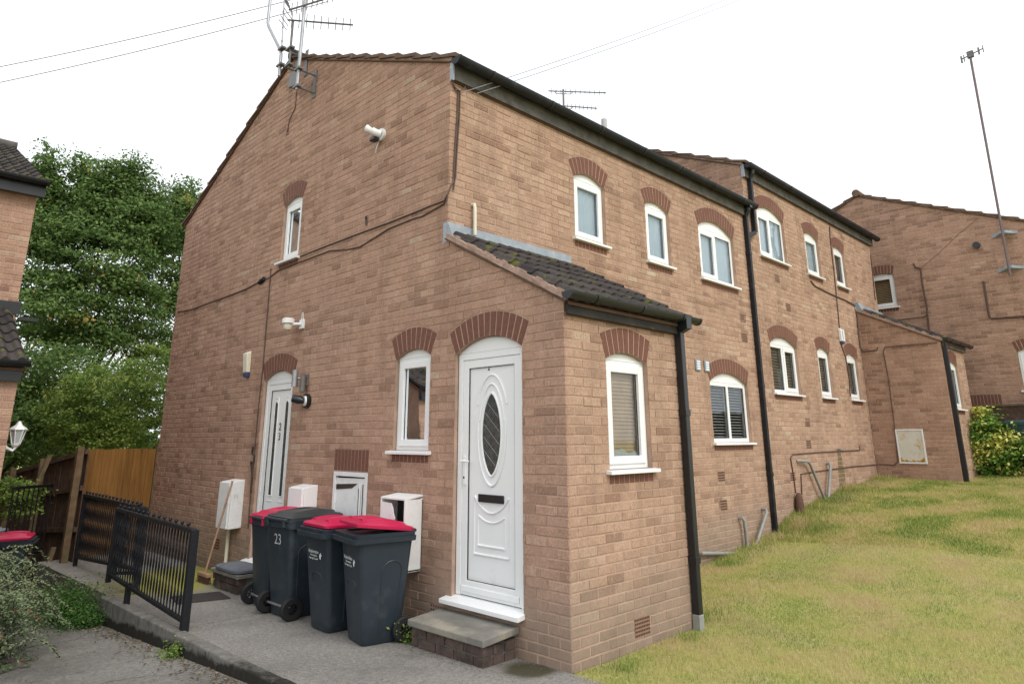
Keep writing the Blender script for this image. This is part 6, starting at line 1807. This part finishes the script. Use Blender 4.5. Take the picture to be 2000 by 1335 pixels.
# variegated bush on the right
def bush_r():
    t = empty('variegated_bush', (12.6, -.9, .85), 'yellow and green variegated bush beside the far porch', 'bush')
    cs = [cen_x(12.9, 1935, 875, 44, 58), cen_x(12.9, 1912, 845, 26, 44), cen_x(12.9, 1975, 895, 36, 36), cen_x(12.9, 1905, 900, 20, 30), cen_x(12.9, 2010, 890, 36, 36)]
    for c, r in cs: pass
    p, nn, tn = crown_points(cs, 13000, 190, .12)
    yel = rng.random(len(p)) < np.clip(.35 + .5 * np.sin(p[:, 1] * 5 + p[:, 2] * 7), .1, .8)
    tn = np.where(yel, rng.uniform(.6, .98, len(p)), rng.uniform(.05, .45, len(p)))
    leaf_object('foliage', p, nn, rng.uniform(.7, 1.3, len(p)) * .075, tn, YELM, t, .55)
    for k in range(10):
        a = Vector((12.8, -.6 - .12 * k, .8)); MB().tube([a, a + Vector((random.gauss(0, .1), random.gauss(0, .1), .5)), a + Vector((random.gauss(0, .2), random.gauss(0, .2), .85))], [.015, .01, .005], 5).build('stem', BARK, t)
n = 16000
hx = rng.uniform(-16, 9, n); hy = 24 + rng.normal(0, .8, n); hz = -1.3 + rng.uniform(0, 1, n) ** .8 * (3.6 + .7 * np.sin(hx * .9))
o = leaf_object('far_hedge', np.stack([hx, hy, hz], 1), rng.normal(0, .6, (n, 3)) + [0, -.4, .6], rng.uniform(.25, .45, n), rng.normal(.25, .2, n), TREEM); props(o, 'dark green hedge line far behind the fences and trees', kind='stuff')
def cen_x(X, px, pyy, rpx, rz):
    c = on(0, X, px, pyy); k = pixel(c)[2] / FOC
    return (tuple(c), (.4, rpx * k * 1.2, rz * k))
bush_r()
# arching cotoneaster at the left edge
def arching_bush():
    t = empty('arching_bush', (-2.75, 4.7, -.35), 'grey green arching cotoneaster bush spilling over the lower path at the left edge', 'bush')
    P_, N_, T_, S_ = [], [], [], []
    berries = MB(); stems = MB()
    for k in range(3200):
        b = np.array([-3.26 + random.gauss(0, .26), 4.95 + random.gauss(0, .50), -.40 + random.uniform(0, .62)])
        a = random.uniform(-math.pi * .95, .45 * math.pi); L = random.uniform(.22, .68); h = random.uniform(.06, .38)
        dirv = np.array([math.cos(a), math.sin(a), 0])
        m = 46; tt = np.linspace(0, 1, m)
        c = b + np.outer(tt * L, dirv); c[:, 2] += h * np.sin(tt * math.pi * .72) * 1.25 - .22 * tt ** 2
        gz = np.array([zlow(v) for v in c[:, 1]]); c[:, 2] = np.maximum(c[:, 2], gz + .02)
        if k % 3 == 0: stems.tube([Vector(q) for q in c[::9]], .004, 4)
        side = np.cross(dirv, [0, 0, 1])
        for sg in (-1, 1):
            P_.append(c + side * sg * .014 + rng.normal(0, .006, (m, 3))); N_.append(np.tile([0, 0, 1.0], (m, 1)) + side * sg * .5 + rng.normal(0, .35, (m, 3)))
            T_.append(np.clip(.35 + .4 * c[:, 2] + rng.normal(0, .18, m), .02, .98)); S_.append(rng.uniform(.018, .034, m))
        if random.random() < .035:
            for q in range(5):
                i = random.randrange(10, m - 4); p = Vector(c[i]) + Vector((0, 0, .012))
                berries.add([p + Vector(v) * .008 for v in ((1, 0, 0), (-1, 0, 0), (0, 1, 0), (0, -1, 0), (0, 0, 1), (0, 0, -1))], [(0, 2, 4), (2, 1, 4), (1, 3, 4), (3, 0, 4), (2, 0, 5), (1, 2, 5), (3, 1, 5), (0, 3, 5)])
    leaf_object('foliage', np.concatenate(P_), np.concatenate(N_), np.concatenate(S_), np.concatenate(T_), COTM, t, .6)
    o = stems.build('stems', BARK, t, recalc=False); o['kind'] = 'stuff'
    o = berries.build('berries', BERRY, t, recalc=False); o['kind'] = 'stuff'
    # dark twiggy heart so that the bush is not see-through
    rings = []
arching_bush()
# weeds at the end of the kerb
def weeds(label, c, r, n, ls, mat=WEEDM, name='weed_clump', h=.25):
    t = empty(name, (c[0], c[1], c[2]), label, 'weeds')
    P_, N_, T_ = [], [], []
    for k in range(n):
        b = np.array([c[0] + random.gauss(0, r[0] * .5), c[1] + random.gauss(0, r[1] * .5), 0]); b[2] = zlow(b[1]) if c[0] < -1.5 else c[2]
        hh = h * random.uniform(.3, 1); m = 14
        tt = np.linspace(.1, 1, m); a = random.uniform(0, 6.28)
        q = b + np.outer(tt, [math.cos(a) * .09, math.sin(a) * .09, hh]) + rng.normal(0, .035, (m, 3)); P_.append(q); N_.append(rng.normal(0, .6, (m, 3)) + [0, 0, 1]); T_.append(rng.normal(.45, .25, m))
    leaf_object('leaves', np.concatenate(P_), np.concatenate(N_), rng.uniform(.7, 1.3, sum(map(len, P_))) * ls, np.concatenate(T_), mat, t, .5)
weeds('leafy green weeds at the far end of the retaining kerb under the railing', (-1.78, 5.95, -.38), (.30, .55), 300, .035, h=.42)
weeds('bright green low weeds against the kerb end', (-1.72, 5.35, -.38), (.22, .22), 130, .03, h=.2)
weeds('small grass tuft on the lower path at the kerb foot', (-1.62, 3.05, -.24), (.04, .07), 26, .028, HEDGEM, h=.12)
weeds('small weed growing between the nearest bin wheel and the front step', (-.30, 1.50, -.08), (.05, .05), 26, .03, HEDGEM, h=.14)
weeds('brown and green undergrowth at the foot of the dark fence', (-1.55, 7.3, -.48), (.5, 1.0), 300, .04, leafmat('undergrowth', [(0, (.05, .06, .02)), (.5, (.13, .11, .05)), (1, (.10, .17, .04))]), h=.16)

# litter along the kerb foot and on the lower path
n = 900
ly = rng.uniform(.4, 5.4, n); lx = -1.58 - np.abs(rng.normal(0, .13, n)) ; lz = np.array([zlow(v) for v in ly]) + .008
o = leaf_object('leaf_litter', np.stack([lx, ly, lz], 1), rng.normal(0, .3, (n, 3)) + [0, 0, 1], rng.uniform(.012, .04, n), rng.uniform(0, 1, n), LITM); props(o, 'dead leaf litter along the foot of the kerb', kind='stuff')
n = 500
ly = rng.uniform(2, 8.0, n); lx = rng.uniform(-3.2, -1.6, n); lz = np.array([zlow(v) for v in ly]) + .006
o = leaf_object('leaf_litter', np.stack([lx, ly, lz], 1), rng.normal(0, .2, (n, 3)) + [0, 0, 1], rng.uniform(.008, .028, n), rng.uniform(0, 1, n), LITM); props(o, 'scattered dead leaves on the lower path', kind='stuff')
n = 300
ly = rng.uniform(-1, 1.6, n); lx = np.where(rng.random(n) < .5, rng.uniform(-.46, -.36, n), rng.normal(-.06, .06, n)); ly = np.where(lx > -.2, rng.uniform(-.6, .5, n), rng.uniform(.5, 1.45, n)); lz = np.array([zpath(0, v) for v in ly]) + .006
o = leaf_object('leaf_litter', np.stack([lx, ly, lz], 1), rng.normal(0, .2, (n, 3)) + [0, 0, 1], rng.uniform(.006, .02, n), rng.uniform(.3, 1, n), LITM); props(o, 'small debris round the front step and porch corner', kind='stuff')

# ---- grass: every blade a triangle
from mathutils import noise as mnoise
def grass(name, label, n, region, hgt, wid, tone_f, dens_f=None):
    x = rng.uniform(region[0], region[1], n); y = rng.uniform(region[2], region[3], n)
    ok = ~((x < 1.74) & (y > -.02)) & ~((x > 11.43) & (y > -.02)) & (y < 1.49) & (x > -.06 + .02 * np.sin(y * 9))
    if dens_f is not None: ok &= rng.random(n) < dens_f(x, y)
    x, y = x[ok], y[ok]; n = len(x); z = zlawn(x, y)
    nz = np.array([mnoise.noise(Vector((a * 1.3, b * 1.3, 0))) + .5 * mnoise.noise(Vector((a * 4, b * 4, 3))) for a, b in zip(x, y)])
    a = rng.uniform(0, 2 * np.pi, n); w_ = wid * rng.uniform(.6, 1.4, n); h = hgt(nz, n, x, y)
    la = rng.uniform(0, 2 * np.pi, n); le = np.abs(rng.normal(0, .55, n)) * h
    V = np.empty((n, 3, 3))
    V[:, 0] = np.stack([x - np.cos(a) * w_, y - np.sin(a) * w_, z - .004], 1); V[:, 1] = np.stack([x + np.cos(a) * w_, y + np.sin(a) * w_, z - .004], 1)
    V[:, 2] = np.stack([x + np.cos(la) * le, y + np.sin(la) * le, z + h], 1)
    me = bpy.data.meshes.new(name); me.vertices.add(3 * n); me.vertices.foreach_set('co', V.reshape(-1).astype(np.float32))
    me.loops.add(3 * n); me.loops.foreach_set('vertex_index', np.arange(3 * n, dtype=np.int32)); me.polygons.add(n); me.polygons.foreach_set('loop_start', np.arange(n, dtype=np.int32) * 3)
    try: me.polygons.foreach_set('loop_total', np.full(n, 3, dtype=np.int32))
    except Exception: pass
    me.update(calc_edges=True)
    set_tone(me, np.clip(tone_f(nz, n, x, y), .01, .99))
    o = link_mesh(name, me, GRASSM, None, (0, 0, 0)); return props(o, label, kind='stuff')
lean = lambda x: (x + 4.1) * .165 - 3.75
tf = lambda nz, n, x, y: np.maximum(.50 - .60 * nz, .2) + rng.normal(0, .20, n)
hf = lambda nz, n, x, y: .026 * rng.uniform(.5, 1.4, n) * (1 - .4 * np.clip(nz, -1, 1))
grass('lawn_grass', 'short yellow green lawn grass near the porch', 260000, (-.1, 6, -3.6, 1.5), hf, .0022, tf, lambda x, y: np.where(y > lean(x), np.clip(1.25 - (x + 4 + (y + 3.5)) / 16, .35, 1), .05))
grass('lawn_grass', 'short yellow green lawn grass farther up the slope', 150000, (6, 14, -2.6, 1.5), lambda nz, n, x, y: .034 * rng.uniform(.5, 1.4, n), .005, tf, lambda x, y: np.where(y > lean(x), 1, .05))
# taller rough growth against the walls and on the bank
def bank(x, y): return np.exp(-((1.45 - y) / .30) ** 2) * ((x > 4.6) & (x < 11.4)) * (.35 + .65 * ((x > 6.2) & (x < 10)))
grass('rough_grass', 'longer rough grass and weeds on the bank against the front wall', 90000, (1.75, 11.4, .2, 1.49), lambda nz, n, x, y: .10 * rng.uniform(.4, 1.5, n) * np.clip(.7 + nz, .3, 1.4), .004,
      lambda nz, n, x, y: .38 + 1.0 * nz + rng.normal(0, .2, n), bank)
def tufts(x, y):
    v = np.zeros_like(x)
    for cx_, cy_, r in ((2.05, .15, .16), (1.35, -.12, .10), (.35, -.2, .08), (8.5, 1.2, .2), (6.7, .9, .25), (4.5, 1.2, .15)): v = np.maximum(v, np.exp(-((x - cx_) ** 2 + (y - cy_) ** 2) / r ** 2))
    return v
grass('grass_tufts', 'bright green longer grass tufts by the downpipe and walls', 60000, (0, 9, -.5, 1.49), lambda nz, n, x, y: .07 * rng.uniform(.4, 1.4, n), .003, lambda nz, n, x, y: .12 + rng.normal(0, .08, n), tufts)
